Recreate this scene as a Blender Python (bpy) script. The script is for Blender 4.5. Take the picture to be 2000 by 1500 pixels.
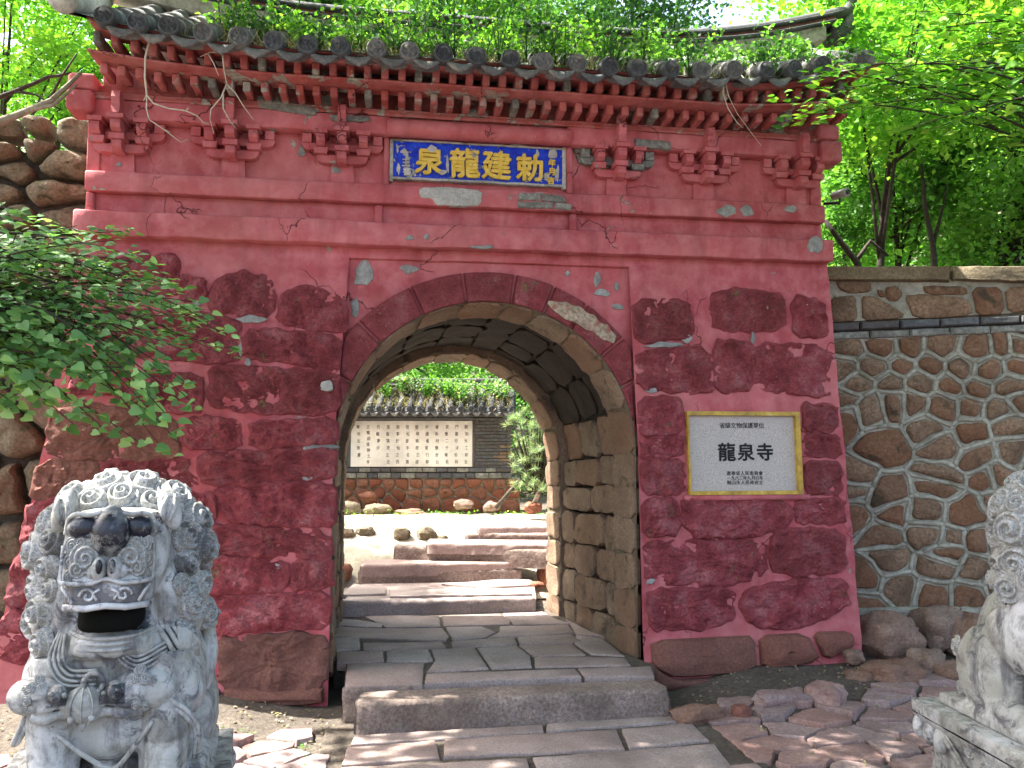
import bpy, math, random
import numpy as np
from mathutils import Vector, Matrix, noise as mnoise

for o in list(bpy.data.objects):
    bpy.data.objects.remove(o)
random.seed(7); np.random.seed(7)
R = math.radians
SC = bpy.context.scene
COL = SC.collection

# ------------------------------------------------------------------ camera, sky, sun, exposure
CAM = Vector((-0.647, -5.57, 1.6)); YAW = R(8.6); PITCH = R(4.65); FPX = 1600.0
cd = bpy.data.cameras.new("camera"); cam = bpy.data.objects.new("camera", cd); COL.objects.link(cam)
cd.sensor_width = 36; cd.lens = 36 * FPX / 2000; cd.clip_end = 2000; cd.clip_start = 0.05
cam.location = CAM; cam.rotation_euler = (R(90) + PITCH, 0, -YAW)
SC.camera = cam

SUN_V = Vector((-0.50, 0.12, 0.85)).normalized()          # towards the sun
w = bpy.data.worlds.new("World"); SC.world = w; w.use_nodes = True
nt = w.node_tree; bg = nt.nodes["Background"]
sk = nt.nodes.new("ShaderNodeTexSky"); sk.sky_type = 'NISHITA'; sk.sun_disc = False
sk.sun_elevation = math.asin(SUN_V.z); sk.sun_rotation = math.atan2(SUN_V.x, SUN_V.y)
sk.air_density = 1.0; sk.dust_density = 6.0; sk.ozone_density = 0.6
nt.links.new(sk.outputs[0], bg.inputs[0]); bg.inputs[1].default_value = 0.15
sl = bpy.data.lights.new("sun", 'SUN'); sl.energy = 5.0; sl.angle = R(0.53); sl.color = (1, 0.95, 0.86)
so = bpy.data.objects.new("sun", sl); COL.objects.link(so)
so.rotation_euler = SUN_V.to_track_quat('Z', 'Y').to_euler(); so.location = (0, 0, 30)
SC.view_settings.view_transform = 'Standard'; SC.view_settings.look = 'None'
SC.view_settings.gamma = 1; SC.view_settings.use_curve_mapping = False
SC.view_settings.exposure = 2.38
SC.render.engine = 'CYCLES'
SC.cycles.max_bounces = 8; SC.cycles.transparent_max_bounces = 8

# ------------------------------------------------------------------ measuring helpers (survey rays)
_Rm = Matrix.Rotation(-YAW, 3, 'Z') @ Matrix.Rotation(R(90) + PITCH, 3, 'X')
FH = Vector((math.sin(YAW), math.cos(YAW), 0)); RH = Vector((math.cos(YAW), -math.sin(YAW), 0))
def ray(px, py): return _Rm @ Vector(((px - 1000) / FPX, (750 - py) / FPX, -1))
def Wy(px, py, Y):
    d = ray(px, py); return CAM + d * ((Y - CAM.y) / d.y)
def Wz(px, py, Z):
    d = ray(px, py); return CAM + d * ((Z - CAM.z) / d.z)
def Wd(px, py, D):
    d = ray(px, py); return CAM + d * (D / d.dot(FH))
def Wp(px, py, p0, n):
    d = ray(px, py); return CAM + d * ((Vector(p0) - CAM).dot(n) / d.dot(n))
BAT = 0.045; ZB = 3.0
def ysurf(z): return -BAT * max(0.0, ZB - z)
def Wf(px, py):
    """point on the battered front face of the gate -> (x, z)"""
    d = ray(px, py)
    # y = -BAT*(ZB - z)
    t = (-BAT * (ZB - CAM.z) - CAM.y) / (d.y - BAT * d.z)
    p = CAM + d * t
    if p.z > ZB: p = Wy(px, py, 0)
    return p.x, p.z

# ------------------------------------------------------------------ objects
def thing(name, label, cat, loc=(0, 0, 0), rz=0.0, group=None):
    o = bpy.data.objects.new(name, None); COL.objects.link(o)
    o.location = loc; o.rotation_euler = (0, 0, rz); o.empty_display_size = 0.1
    o['label'] = label; o['category'] = cat
    if group: o['group'] = group
    return o
def tag(o, label=None, cat=None, group=None, kind=None):
    if label: o['label'] = label
    if cat: o['category'] = cat
    if group: o['group'] = group
    if kind: o['kind'] = kind
    return o
def root_loc(o):
    v = Vector((0, 0, 0))
    while o is not None: v += Vector(o.location); o = o.parent
    return v
def link(name, me, mat, parent=None, smooth=True):
    if mat is not None and len(me.materials) == 0: me.materials.append(mat)
    if smooth: me.polygons.foreach_set('use_smooth', [True] * len(me.polygons))
    o = bpy.data.objects.new(name, me); COL.objects.link(o)
    if parent is not None: o.parent = parent
    return o
def mk(name, vs, fs, mat, parent=None, smooth=True, world=True):
    """vs in world coordinates; shifted to the parent's origin"""
    if world and parent is not None:
        L = root_loc(parent); vs = [(v[0] - L.x, v[1] - L.y, v[2] - L.z) for v in vs]
    me = bpy.data.meshes.new(name); me.from_pydata([tuple(v) for v in vs], [], fs); me.update()
    return link(name, me, mat, parent, smooth)
def mk_centered(name, vs, fs, mat, parent=None, smooth=True):
    """origin of the object at the middle of the piece"""
    n = len(vs); c = Vector((sum(v[0] for v in vs) / n, sum(v[1] for v in vs) / n, sum(v[2] for v in vs) / n))
    me = bpy.data.meshes.new(name)
    me.from_pydata([(v[0] - c.x, v[1] - c.y, v[2] - c.z) for v in vs], [], fs); me.update()
    o = link(name, me, mat, parent, smooth)
    if smooth: me.set_sharp_from_angle(angle=R(38))
    o.location = c - (root_loc(parent) if parent is not None else Vector((0, 0, 0)))
    return o
def copy_tree(o, parent=None, loc=None, rz=None):
    c = o.copy(); COL.objects.link(c)
    if parent is not None: c.parent = parent
    if loc is not None: c.location = loc
    if rz is not None: c.rotation_euler = (0, 0, rz)
    for ch in list(o.children): copy_tree(ch, c)
    return c

def nz(x, y, z, s=1.0): return mnoise.noise(Vector((x * s, y * s, z * s)))
class MB:
    def __init__(s): s.v = []; s.f = []
    def add(s, vs, fs):
        b = len(s.v); s.v += [tuple(v) for v in vs]; s.f += [tuple(i + b for i in f) for f in fs]; return s
    def box(s, x0, x1, y0, y1, z0, z1):
        return s.add([(x0, y0, z0), (x1, y0, z0), (x1, y1, z0), (x0, y1, z0), (x0, y0, z1), (x1, y0, z1), (x1, y1, z1), (x0, y1, z1)],
                     [(3, 2, 1, 0), (4, 5, 6, 7), (0, 1, 5, 4), (1, 2, 6, 5), (2, 3, 7, 6), (3, 0, 4, 7)])
    def sbox(s, x0, x1, y0, y1, z0, z1, step=0.06, amp=0.004, ns=6.0, bev=0.006):
        """a box cut into small faces and made uneven, edges slightly rounded"""
        dims = (x1 - x0, y1 - y0, z1 - z0); c = ((x0 + x1) / 2, (y0 + y1) / 2, (z0 + z1) / 2)
        def lin(i):
            n = max(1, int(dims[i] / step)); h = dims[i] / 2; b = min(bev, h * 0.4)
            a = [-h, -h + b] + [-h + b + (2 * h - 2 * b) * k / n for k in range(1, n)] + [h - b, h]; return a
        L = [lin(0), lin(1), lin(2)]
        for ax in range(3):
            u, v = (ax + 1) % 3, (ax + 2) % 3
            for sg in (-1, 1):
                vs = []; nu, nv = len(L[u]), len(L[v])
                for a in L[u]:
                    for b in L[v]:
                        p = [0, 0, 0]; p[ax] = sg * dims[ax] / 2; p[u] = a; p[v] = b
                        # round edges: pull in corners
                        e = [abs(abs(p[i]) - dims[i] / 2) < 1e-6 for i in range(3)]
                        if sum(e) >= 2:
                            for i in range(3):
                                if e[i]: p[i] -= math.copysign(min(bev, dims[i] * .2) * 0.35 * (sum(e) - 1), p[i])
                        P = [p[i] + c[i] for i in range(3)]
                        d = [amp * nz(P[0] + 13 * i, P[1] + 7 * i, P[2] + 3 * i, ns) for i in range(3)]
                        vs.append((P[0] + d[0], P[1] + d[1], P[2] + d[2]))
                fs = []
                for i in range(nu - 1):
                    for j in range(nv - 1):
                        q = (i * nv + j, (i + 1) * nv + j, (i + 1) * nv + j + 1, i * nv + j + 1)
                        fs.append(q if sg > 0 else q[::-1])
                s.add(vs, fs)
        return s
    def tube(s, pts, rad, n=6, caps=True):
        pts = [Vector(p) for p in pts]; m = len(pts)
        if not hasattr(rad, '__len__'): rad = [rad] * m
        vs = []; up = None
        for i in range(m):
            t = (pts[min(i + 1, m - 1)] - pts[max(i - 1, 0)])
            t = t.normalized() if t.length > 1e-9 else Vector((0, 0, 1))
            if up is None:
                up = Vector((0, 0, 1)) if abs(t.z) < 0.9 else Vector((1, 0, 0))
            a = (up - t * up.dot(t)); a = a.normalized() if a.length > 1e-6 else t.orthogonal().normalized()
            b = t.cross(a); up = a
            for k in range(n):
                an = 2 * math.pi * k / n
                vs.append(pts[i] + (a * math.cos(an) + b * math.sin(an)) * rad[i])
        fs = [(i * n + k, i * n + (k + 1) % n, (i + 1) * n + (k + 1) % n, (i + 1) * n + k) for i in range(m - 1) for k in range(n)]
        if caps: fs += [tuple(reversed(range(n))), tuple((m - 1) * n + k for k in range(n))]
        return s.add(vs, fs)
    def ell(s, c, r, nu=16, nv=10, rot=None):
        vs = [];
        for j in range(nv + 1):
            ph = math.pi * j / nv
            for i in range(nu):
                th = 2 * math.pi * i / nu
                p = Vector((r[0] * math.sin(ph) * math.cos(th), r[1] * math.sin(ph) * math.sin(th), r[2] * math.cos(ph)))
                if rot is not None: p = rot @ p
                vs.append(p + Vector(c))
        fs = []
        for j in range(nv):
            for i in range(nu):
                a, b, c2, d = j * nu + i, (j + 1) * nu + i, (j + 1) * nu + (i + 1) % nu, j * nu + (i + 1) % nu
                if j == 0: fs.append((a, b, c2))
                elif j == nv - 1: fs.append((a, b, d))
                else: fs.append((a, b, c2, d))
        return s.add(vs, fs)
    def build(s, name, mat, parent=None, smooth=True, centered=False, world=True):
        if centered: return mk_centered(name, s.v, s.f, mat, parent, smooth)
        return mk(name, s.v, s.f, mat, parent, smooth, world)

# polygons -----------------------------------------------------------
def area(p): return 0.5 * sum(p[i][0] * p[(i + 1) % len(p)][1] - p[(i + 1) % len(p)][0] * p[i][1] for i in range(len(p)))
def ccw(p): return p if area(p) > 0 else p[::-1]
def chaikin(p, it=1, q=0.16):
    for _ in range(it):
        o = []
        for i in range(len(p)):
            a, b = p[i], p[(i + 1) % len(p)]
            o.append((a[0] + (b[0] - a[0]) * q, a[1] + (b[1] - a[1]) * q)); o.append((b[0] + (a[0] - b[0]) * q, b[1] + (a[1] - b[1]) * q))
        p = o
    return p
def resample(p, step):
    o = []
    for i in range(len(p)):
        a, b = p[i], p[(i + 1) % len(p)]; L = math.hypot(b[0] - a[0], b[1] - a[1]); n = max(1, int(round(L / step)))
        for k in range(n): o.append((a[0] + (b[0] - a[0]) * k / n, a[1] + (b[1] - a[1]) * k / n))
    return o
def clip(p, a, b, c):
    """keep a*x+b*y<=c"""
    o = []
    for i in range(len(p)):
        P, Q = p[i], p[(i + 1) % len(p)]; dp, dq = a * P[0] + b * P[1] - c, a * Q[0] + b * Q[1] - c
        if dp <= 0: o.append(P)
        if dp * dq < 0:
            t = dp / (dp - dq); o.append((P[0] + (Q[0] - P[0]) * t, P[1] + (Q[1] - P[1]) * t))
    return o
def voronoi(seeds, bounds, ax=1.0, gap=0.0):
    cells = []
    for i, s in enumerate(seeds):
        p = list(ccw(bounds))
        for j, t in enumerate(seeds):
            if i == j or not p: continue
            dx, dy = (t[0] - s[0]), (t[1] - s[1]) * ax * ax
            if abs(dx) + abs(dy) > 6: continue
            mx, my = (s[0] + t[0]) / 2, (s[1] + t[1]) / 2
            L = math.hypot(dx, dy)
            if L < 1e-6: continue
            p = clip(p, dx, dy, dx * mx + dy * my - gap / 2 * L)
        cells.append(p if len(p) > 2 else None)
    return cells
def stone(poly, fn, H, sink=0.03, rough=0.012, ns=9.0, step=0.05, rings=4, dome=0.25, rnd=1, edge=0.018, seed=0, wob=0.0):
    """a stone with polygonal outline (u,v) and height H; fn(u,v,h) -> 3D"""
    p = ccw(list(poly))
    if rnd: p = chaikin(p, rnd)
    p = resample(p, step); n = len(p)
    us = [q[0] for q in p]; vsx = [q[1] for q in p]
    cx, cy = sum(us) / n, sum(vsx) / n
    hw, hh = max((max(us) - min(us)) / 2, 1e-3), max((max(vsx) - min(vsx)) / 2, 1e-3)
    lv = [(0.0, -sink), (0.0, H * 0.35), (edge * .35, H * 0.8), (edge, H)]
    for k in range(1, rings): lv.append((None, k / rings))
    V = []; F = []
    sx0, sy0 = max(0.2, 1 - edge / hw), max(0.2, 1 - edge / hh)
    for li, (off, h) in enumerate(lv):
        if off is None:
            fx, fy = sx0 * (1 - h), sy0 * (1 - h); hz = H * (1 + dome * (1 - (1 - h) ** 2))
        else:
            fx, fy = max(.2, 1 - off / hw), max(.2, 1 - off / hh); hz = h
        for q in p:
            u, v = cx + (q[0] - cx) * fx, cy + (q[1] - cy) * fy
            if li > 0:
                d = nz(u + seed * 3.1, v, seed * 1.7, ns) + 0.55 * nz(u, v + seed * 2.3, seed, ns * 2.3) + (.5 * nz(u + 3, v, seed, ns * 5.5) if step < .03 else 0)
                a = rough if li > 1 else rough * .4
                hz2 = hz + d * a
                if wob and li < 4:
                    u += wob * nz(u, v, seed + 5, 14); v += wob * nz(v, u, seed + 9, 14)
            else: hz2 = hz
            V.append(fn(u, v, hz2))
    V.append(fn(cx, cy, H * (1 + dome) + rough * nz(cx, cy, seed, ns)))
    m = len(lv)
    for i in range(m - 1):
        for k in range(n):
            F.append((i * n + k, i * n + (k + 1) % n, (i + 1) * n + (k + 1) % n, (i + 1) * n + k))
    c = m * n
    for k in range(n): F.append(((m - 1) * n + k, (m - 1) * n + (k + 1) % n, c))
    return V, F
def put_stone(name, mat, parent, poly, fn, H, flip=False, **kw):
    V, F = stone(poly, fn, H, **kw)
    if flip: F = [f[::-1] for f in F]
    o = mk_centered(name, V, F, mat, parent)
    nl = 3 + kw.get('rings', 4); n = (len(V) - 1) // nl      # 'edge': 1 at the joint, 0 on the face (mortar and paint smeared over the arris)
    ed = [[1, 1, .85, .6, .22, 0, 0, 0, 0, 0, 0, 0][min(i, 11)] for i in range(nl) for _ in range(n)] + [0]
    at = o.data.attributes.new('edge', 'FLOAT', 'POINT'); at.data.foreach_set('value', ed); return o
def rock(name, mat, c, r, parent=None, seed=0, rough=0.22, nu=14, nv=9, ang=0.0, sq=2.6):
    m = MB(); rot = Matrix.Rotation(ang, 3, 'Z')
    m.ell((0, 0, 0), (1, 1, 1), nu, nv)
    vs = []
    for v in m.v:
        p = Vector(v)
        q = (abs(p.x) ** sq + abs(p.y) ** sq + abs(p.z) ** sq) ** (1 / sq)
        p = p / max(q, 1e-6)
        d = 1 + rough * nz(p.x + seed * 5.3, p.y, p.z, 1.3) + rough * .45 * abs(nz(p.x, p.y + seed, p.z, 3)) - rough * .3 * abs(nz(p.x + seed, p.y, p.z, 6)) + rough * .15 * nz(p.x, p.y, p.z + seed, 13)
        p = Vector((p.x * r[0], p.y * r[1], p.z * r[2])) * d
        vs.append(rot @ p + Vector(c))
    return mk_centered(name, vs, m.f, mat, parent)

# leaves ---------------------------------------------------------------
LEAF = {
 'diamond': (np.array([[0, 0, 0], [-.36, .45, .1], [0, 1, -.08], [.36, .45, .1]]), [[0, 2, 1], [0, 3, 2]]),
 'quad': (np.array([[-.3, 0, 0], [.3, 0, 0], [.3, 1, .05], [-.3, 1, -.05]]), [[0, 1, 2], [0, 2, 3]]),
 'heart': (np.array([[0, 0, 0], [-.3, -.1, .03], [-.5, .25, .08], [-.3, .7, .03], [0, 1.05, -.1], [.3, .7, .03], [.5, .25, .08], [.3, -.1, .03]]),
           [[0, 2, 1], [0, 3, 2], [0, 4, 3], [0, 5, 4], [0, 6, 5], [0, 7, 6]]),
 'needle': (np.array([[-.03, 0, 0], [.03, 0, 0], [0, 1, 0]]), [[0, 1, 2]]),
}
def leaves(name, P, size, mat, parent=None, shape='diamond', tilt=0.6, D=None, seed=0, rnd=None, up=(0, 0, 1)):
    rs = np.random.RandomState(seed + 11)
    P = np.asarray(P, float); n = len(P); T, TF = LEAF[shape]; k = len(T)
    N = np.array(up, float)[None, :] + rs.normal(0, tilt, (n, 3)); N /= np.linalg.norm(N, axis=1)[:, None]
    if D is None: D = rs.normal(0, 1, (n, 3))
    else: D = np.asarray(D, float) + rs.normal(0, .25, (n, 3))
    B = D - N * (D * N).sum(1)[:, None]; B /= (np.linalg.norm(B, axis=1)[:, None] + 1e-9)
    A = np.cross(B, N)
    S = (np.asarray(size) * rs.uniform(.65, 1.25, n))[:, None, None] if np.isscalar(size) else np.asarray(size)[:, None, None]
    V = P[:, None, :] + S * (T[None, :, 0:1] * A[:, None, :] + T[None, :, 1:2] * B[:, None, :] + T[None, :, 2:3] * N[:, None, :])
    V = V.reshape(-1, 3)
    if parent is not None: L = root_loc(parent); V = V - np.array([L.x, L.y, L.z])
    TF = np.array(TF); F = (TF[None] + (np.arange(n) * k)[:, None, None]).reshape(-1, 3)
    me = bpy.data.meshes.new(name)
    me.vertices.add(len(V)); me.vertices.foreach_set('co', V.astype(np.float32).ravel())
    me.loops.add(F.size); me.loops.foreach_set('vertex_index', F.astype(np.int32).ravel())
    me.polygons.add(len(F)); me.polygons.foreach_set('loop_start', (np.arange(len(F)) * 3).astype(np.int32))
    try: me.polygons.foreach_set('loop_total', np.full(len(F), 3, np.int32))
    except Exception: pass
    me.update(calc_edges=True)
    at = me.attributes.new('rnd', 'FLOAT', 'FACE')
    r = rs.uniform(0, 1, n) if rnd is None else rnd
    at.data.foreach_set('value', np.repeat(r, len(TF)).astype(np.float32))
    return link(name, me, mat, parent, smooth=False)
# ------------------------------------------------------------------ materials
class NT:
    def __init__(s, name):
        s.m = bpy.data.materials.new(name); s.m.use_nodes = True; s.t = s.m.node_tree
        s.b = s.t.nodes['Principled BSDF']; s.o = s.t.nodes['Material Output']
        s.tc = s.t.nodes.new('ShaderNodeTexCoord'); s.oi = None; s._bump = None
        s.vec = s.tc.outputs['Object']
    def rndvec(s):
        s.oi = s.t.nodes.new('ShaderNodeObjectInfo')
        mul = s.t.nodes.new('ShaderNodeMath'); mul.operation = 'MULTIPLY'; mul.inputs[1].default_value = 37.0
        s.t.links.new(s.oi.outputs['Random'], mul.inputs[0])
        ad = s.t.nodes.new('ShaderNodeVectorMath'); ad.operation = 'ADD'
        s.t.links.new(s.vec, ad.inputs[0]); s.t.links.new(mul.outputs[0], ad.inputs[1]); s.vec = ad.outputs[0]; return s
    def noise(s, scale, detail=4, rough=.6, dist=0, vec=None):
        n = s.t.nodes.new('ShaderNodeTexNoise'); n.inputs['Scale'].default_value = scale
        n.inputs['Detail'].default_value = detail; n.inputs['Roughness'].default_value = rough; n.inputs['Distortion'].default_value = dist
        s.t.links.new(vec or s.vec, n.inputs['Vector']); return n.outputs['Fac']
    def vor(s, scale, feat='F1', out='Distance', vec=None):
        n = s.t.nodes.new('ShaderNodeTexVoronoi'); n.feature = feat; n.inputs['Scale'].default_value = scale
        s.t.links.new(vec or s.vec, n.inputs['Vector']); return n.outputs[out]
    def stretch(s, sx, sy, sz):
        n = s.t.nodes.new('ShaderNodeMapping'); n.inputs['Scale'].default_value = (sx, sy, sz)
        s.t.links.new(s.vec, n.inputs['Vector']); return n.outputs[0]
    def ramp(s, fac, stops, interp='LINEAR'):
        n = s.t.nodes.new('ShaderNodeValToRGB'); n.color_ramp.interpolation = interp
        e = n.color_ramp.elements
        while len(e) < len(stops): e.new(0.5)
        for i, (p, c) in enumerate(stops):
            e[i].position = p; e[i].color = (c[0], c[1], c[2], 1) if hasattr(c, '__len__') else (c, c, c, 1)
        s.t.links.new(fac, n.inputs[0]); return n.outputs[0]
    def mix(s, fac, a, b, mode='MIX'):
        n = s.t.nodes.new('ShaderNodeMix'); n.data_type = 'RGBA'; n.blend_type = mode
        for sock, v in ((n.inputs[0], fac), (n.inputs[6], a), (n.inputs[7], b)):
            if hasattr(v, 'is_linked') or hasattr(v, 'links'): s.t.links.new(v, sock)
            elif hasattr(v, '__len__'): sock.default_value = (v[0], v[1], v[2], 1)
            else: sock.default_value = v
        return n.outputs[2]
    def math(s, op, a, b=0.0):
        n = s.t.nodes.new('ShaderNodeMath'); n.operation = op
        for sock, v in ((n.inputs[0], a), (n.inputs[1], b)):
            if hasattr(v, 'links'): s.t.links.new(v, sock)
            else: sock.default_value = v
        return n.outputs[0]
    def bump(s, h, strength=.5, dist=.01):
        n = s.t.nodes.new('ShaderNodeBump'); n.inputs['Strength'].default_value = strength; n.inputs['Distance'].default_value = dist
        s.t.links.new(h, n.inputs['Height'])
        if s._bump: s.t.links.new(s._bump, n.inputs['Normal'])
        s._bump = n.outputs[0]; return s
    def done(s, col, rough=.85, spec=.3):
        if hasattr(col, 'links'): s.t.links.new(col, s.b.inputs['Base Color'])
        else: s.b.inputs['Base Color'].default_value = (*col, 1)
        if hasattr(rough, 'links'): s.t.links.new(rough, s.b.inputs['Roughness'])
        else: s.b.inputs['Roughness'].default_value = rough
        s.b.inputs['Specular IOR Level'].default_value = spec
        if s._bump: s.t.links.new(s._bump, s.b.inputs['Normal'])
        return s.m
    def attr(s, name):
        n = s.t.nodes.new('ShaderNodeAttribute'); n.attribute_name = name; return n.outputs['Fac']
    def objrand(s):
        if s.oi is None: s.oi = s.t.nodes.new('ShaderNodeObjectInfo')
        return s.oi.outputs['Random']

def m_plaster(name='red_plaster', flake=.66, base=((.31, .052, .062), (.55, .140, .155))):
    n = NT(name); g = n.t.nodes.new('ShaderNodeNewGeometry'); n.vec = g.outputs['Position']
    a = n.noise(1.4, 5, .6); b = n.noise(7, 5, .65)
    c = n.ramp(a, [(.3, base[0]), (.7, base[1])])
    c = n.mix(n.ramp(b, [(.4, 0), (.75, .6)]), c, (.66, .27, .29))
    st = n.noise(2.2, 4, .6, vec=n.stretch(3.5, 1, .5))
    c = n.mix(n.ramp(st, [(.50, 0), (.72, .40)]), c, (.18, .034, .040))                 # rain streaks of darker paint
    f1 = n.noise(5.5, 6, .68, .4); f2 = n.noise(1.1, 2, .5)
    msk = n.math('MULTIPLY', n.ramp(f1, [(flake, 0), (flake + .015, 1)]), n.ramp(f2, [(.38, 0), (.50, 1)]))
    gr = n.ramp(n.noise(30, 4), [(.3, (.22, .22, .19)), (.7, (.42, .42, .38))])
    c = n.mix(msk, c, gr)
    sp = n.ramp(n.noise(38, 3, .7), [(.71, 0), (.74, 1)]); sp = n.math('MULTIPLY', sp, n.ramp(n.noise(3.3, 2), [(.5, 0), (.6, 1)]))
    c = n.mix(sp, c, (.50, .46, .36))
    wv = n.t.nodes.new('ShaderNodeVectorMath'); wv.operation = 'ADD'; nn = n.t.nodes.new('ShaderNodeTexNoise'); nn.inputs['Scale'].default_value = 2.5; nn.inputs['Detail'].default_value = 6
    n.t.links.new(n.vec, nn.inputs['Vector']); n.t.links.new(n.vec, wv.inputs[0]); n.t.links.new(nn.outputs['Color'], wv.inputs[1])
    ck = n.math('MULTIPLY', n.ramp(n.vor(1.15, 'DISTANCE_TO_EDGE', vec=wv.outputs[0]), [(.0, 1), (.007, 0)]), n.ramp(n.noise(1.6, 2), [(.5, 0), (.58, 1)]))
    c = n.mix(ck, c, (.07, .02, .02)); n.bump(ck, .9, -.01)
    c = n.mix(n.ramp(n.noise(.9, 4, .6, vec=n.stretch(1, 1, 1.4)), [(.50, 0), (.70, .5)]), c, (.52, .20, .19))
    n.bump(msk, .8, -.006); n.bump(n.noise(14, 6, .6), .35, .012); n.bump(n.noise(90, 3), .25, .003)
    return n.done(c, .8, .25)
def m_redstone():
    n = NT('red_painted_granite'); g = n.t.nodes.new('ShaderNodeNewGeometry'); n.vec = g.outputs['Position']
    a = n.noise(6, 6, .65); r = n.objrand()
    c = n.ramp(a, [(.3, (.22, .024, .034)), (.52, (.46, .085, .105)), (.72, (.66, .25, .27))])
    c = n.mix(n.ramp(r, [(0, 0), (.4, .1), (1, .55)]), c, (.20, .045, .042))
    gran = n.ramp(n.noise(60, 5, .7), [(.35, (.13, .075, .04)), (.6, (.33, .22, .12))])
    pk = n.noise(4.6, 5, .7, .5)
    c = n.mix(n.ramp(pk, [(.63, 0), (.67, .85)]), c, gran)
    pit = n.ramp(n.noise(70, 5, .8), [(.36, .6), (.50, 0)]); c = n.mix(pit, c, (.06, .014, .014))
    sp = n.math('MULTIPLY', n.ramp(n.noise(48, 4, .75), [(.64, 0), (.67, 1)]), n.ramp(n.noise(3.5, 3), [(.50, 0), (.62, 1)]))
    c = n.mix(sp, c, (.60, .50, .42))
    pp = n.ramp(n.noise(1.4, 5, .6), [(.3, (.27, .040, .050)), (.7, (.49, .110, .130))])
    ef = n.math('ADD', n.attr('edge'), n.math('MULTIPLY', n.math('SUBTRACT', n.noise(9, 5, .7), .5), 1.6))
    c = n.mix(n.ramp(ef, [(.30, 0), (.95, .9)]), c, pp)
    n.bump(n.noise(15, 6, .75, .6), 1.0, .06); n.bump(n.noise(48, 5, .78, .8), 1.0, .016)
    return n.done(c, .75, .35)
def m_granite(name, c0, c1, c2, sc=60, bumpd=.02, b=.8, objvar=.0, spec=.3, big=3.0, stain=None, rough=.85):
    n = NT(name); n.rndvec()
    a = n.noise(sc, 5, .75); L = n.noise(big, 5, .6)
    c = n.ramp(a, [(.35, c0), (.5, c1), (.68, c2)])
    c = n.mix(n.ramp(L, [(.35, .0), (.7, .7)]), c, tuple(x * .55 for x in c0))
    if objvar:
        c = n.mix(n.math('MULTIPLY', n.objrand(), objvar), c, tuple(c0[i] * (1.3, .7, .45)[i] for i in range(3)))
    if stain:
        c = n.mix(n.ramp(n.noise(big * 2.2, 5, .6, .6), [(.56, 0), (.68, .8)]), c, stain)
    n.bump(n.noise(9, 6, .65), b * .6, bumpd); n.bump(n.noise(45, 5, .75), b, bumpd * .35)
    return n.done(c, rough, spec)
M = {}
M['plaster'] = m_plaster()
M['plaster_worn'] = m_plaster('worn_red_plaster', .56, ((.24, .04, .035), (.40, .10, .09)))
M['redstone'] = m_redstone()
M['plaster_low'] = m_plaster('red_pointing', .66, ((.27, .040, .050), (.49, .110, .130)))
M['basestone'] = m_granite('bare_granite_base', (.15, .07, .055), (.22, .10, .08), (.30, .16, .13), objvar=.3, bumpd=.03, b=1)
M['tanstone'] = m_granite('tan_granite', (.15, .11, .08), (.25, .19, .135), (.36, .29, .21), objvar=.5, bumpd=.02, stain=(.05, .04, .03))
M['soot_shade'] = m_granite('soot_and_shade_granite', (.010, .008, .007), (.022, .015, .013), (.05, .03, .025), objvar=.3)  # near-black carries the vault's soot and its shade in one colour
M['mortar'] = m_granite('lime_mortar', (.26, .25, .20), (.38, .37, .31), (.50, .49, .42), sc=30, bumpd=.012, b=.8, stain=(.16, .15, .10))
M['mortar_dark'] = m_granite('old_mortar', (.10, .08, .055), (.15, .125, .085), (.22, .19, .14), sc=40, bumpd=.01, b=.6)
M['rubble'] = m_granite('brown_granite', (.13, .085, .055), (.26, .175, .115), (.42, .31, .22), sc=45, objvar=.6, bumpd=.025, b=1, stain=(.04, .035, .022))
M['fieldstone'] = m_granite('ochre_fieldstone', (.13, .11, .075), (.23, .20, .135), (.36, .32, .23), sc=45, objvar=.3, bumpd=.04, b=1, stain=(.035, .045, .02))
M['coping'] = m_granite('coping_stone', (.13, .10, .06), (.22, .18, .12), (.32, .27, .18), sc=50, objvar=.4)
M['pave'] = m_granite('paving_granite', (.22, .18, .165), (.35, .29, .27), (.48, .41, .39), sc=75, bumpd=.006, b=.5, objvar=.25, spec=.45, rough=.7)
M['steprock'] = m_granite('rough_step_granite', (.15, .11, .09), (.27, .21, .18), (.42, .35, .31), sc=55, bumpd=.02, b=1)
M['crazy'] = m_granite('pink_flagstone', (.22, .16, .15), (.34, .26, .25), (.50, .41, .40), sc=45, bumpd=.012, b=.8, objvar=.45, spec=.4, rough=.7)
M['boulder'] = m_granite('boulder_granite', (.17, .12, .095), (.28, .20, .16), (.40, .31, .25), sc=50, objvar=.4, bumpd=.03, b=1)
M['soil'] = m_granite('bare_soil', (.07, .055, .045), (.12, .10, .08), (.19, .16, .13), sc=35, bumpd=.03, b=1)
M['gravel'] = m_granite('pale_sandy_ground', (.42, .38, .28), (.56, .52, .40), (.68, .64, .52), sc=40, bumpd=.02, b=1)
M['tile'] = m_granite('grey_roof_tile', (.10, .11, .12), (.17, .18, .19), (.28, .29, .30), sc=35, objvar=.15, bumpd=.01, b=.8, stain=(.30, .29, .24), spec=.4)
M['tiledark'] = m_granite('dark_roof_tile', (.05, .055, .065), (.085, .095, .11), (.15, .16, .18), sc=35, objvar=.1, bumpd=.008, b=.7, spec=.45)
M['tileblack'] = m_granite('blackened_roof_tile', (.025, .028, .032), (.045, .05, .056), (.09, .095, .10), sc=35, bumpd=.008, b=.7)
M['brick'] = m_granite('grey_brick', (.07, .075, .085), (.11, .12, .135), (.17, .18, .19), sc=40, objvar=.35, bumpd=.01)
M['oldbrick'] = m_granite('bare_old_brick', (.13, .14, .13), (.24, .25, .23), (.42, .42, .38), sc=30, bumpd=.015, b=1, objvar=.1)
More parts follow.
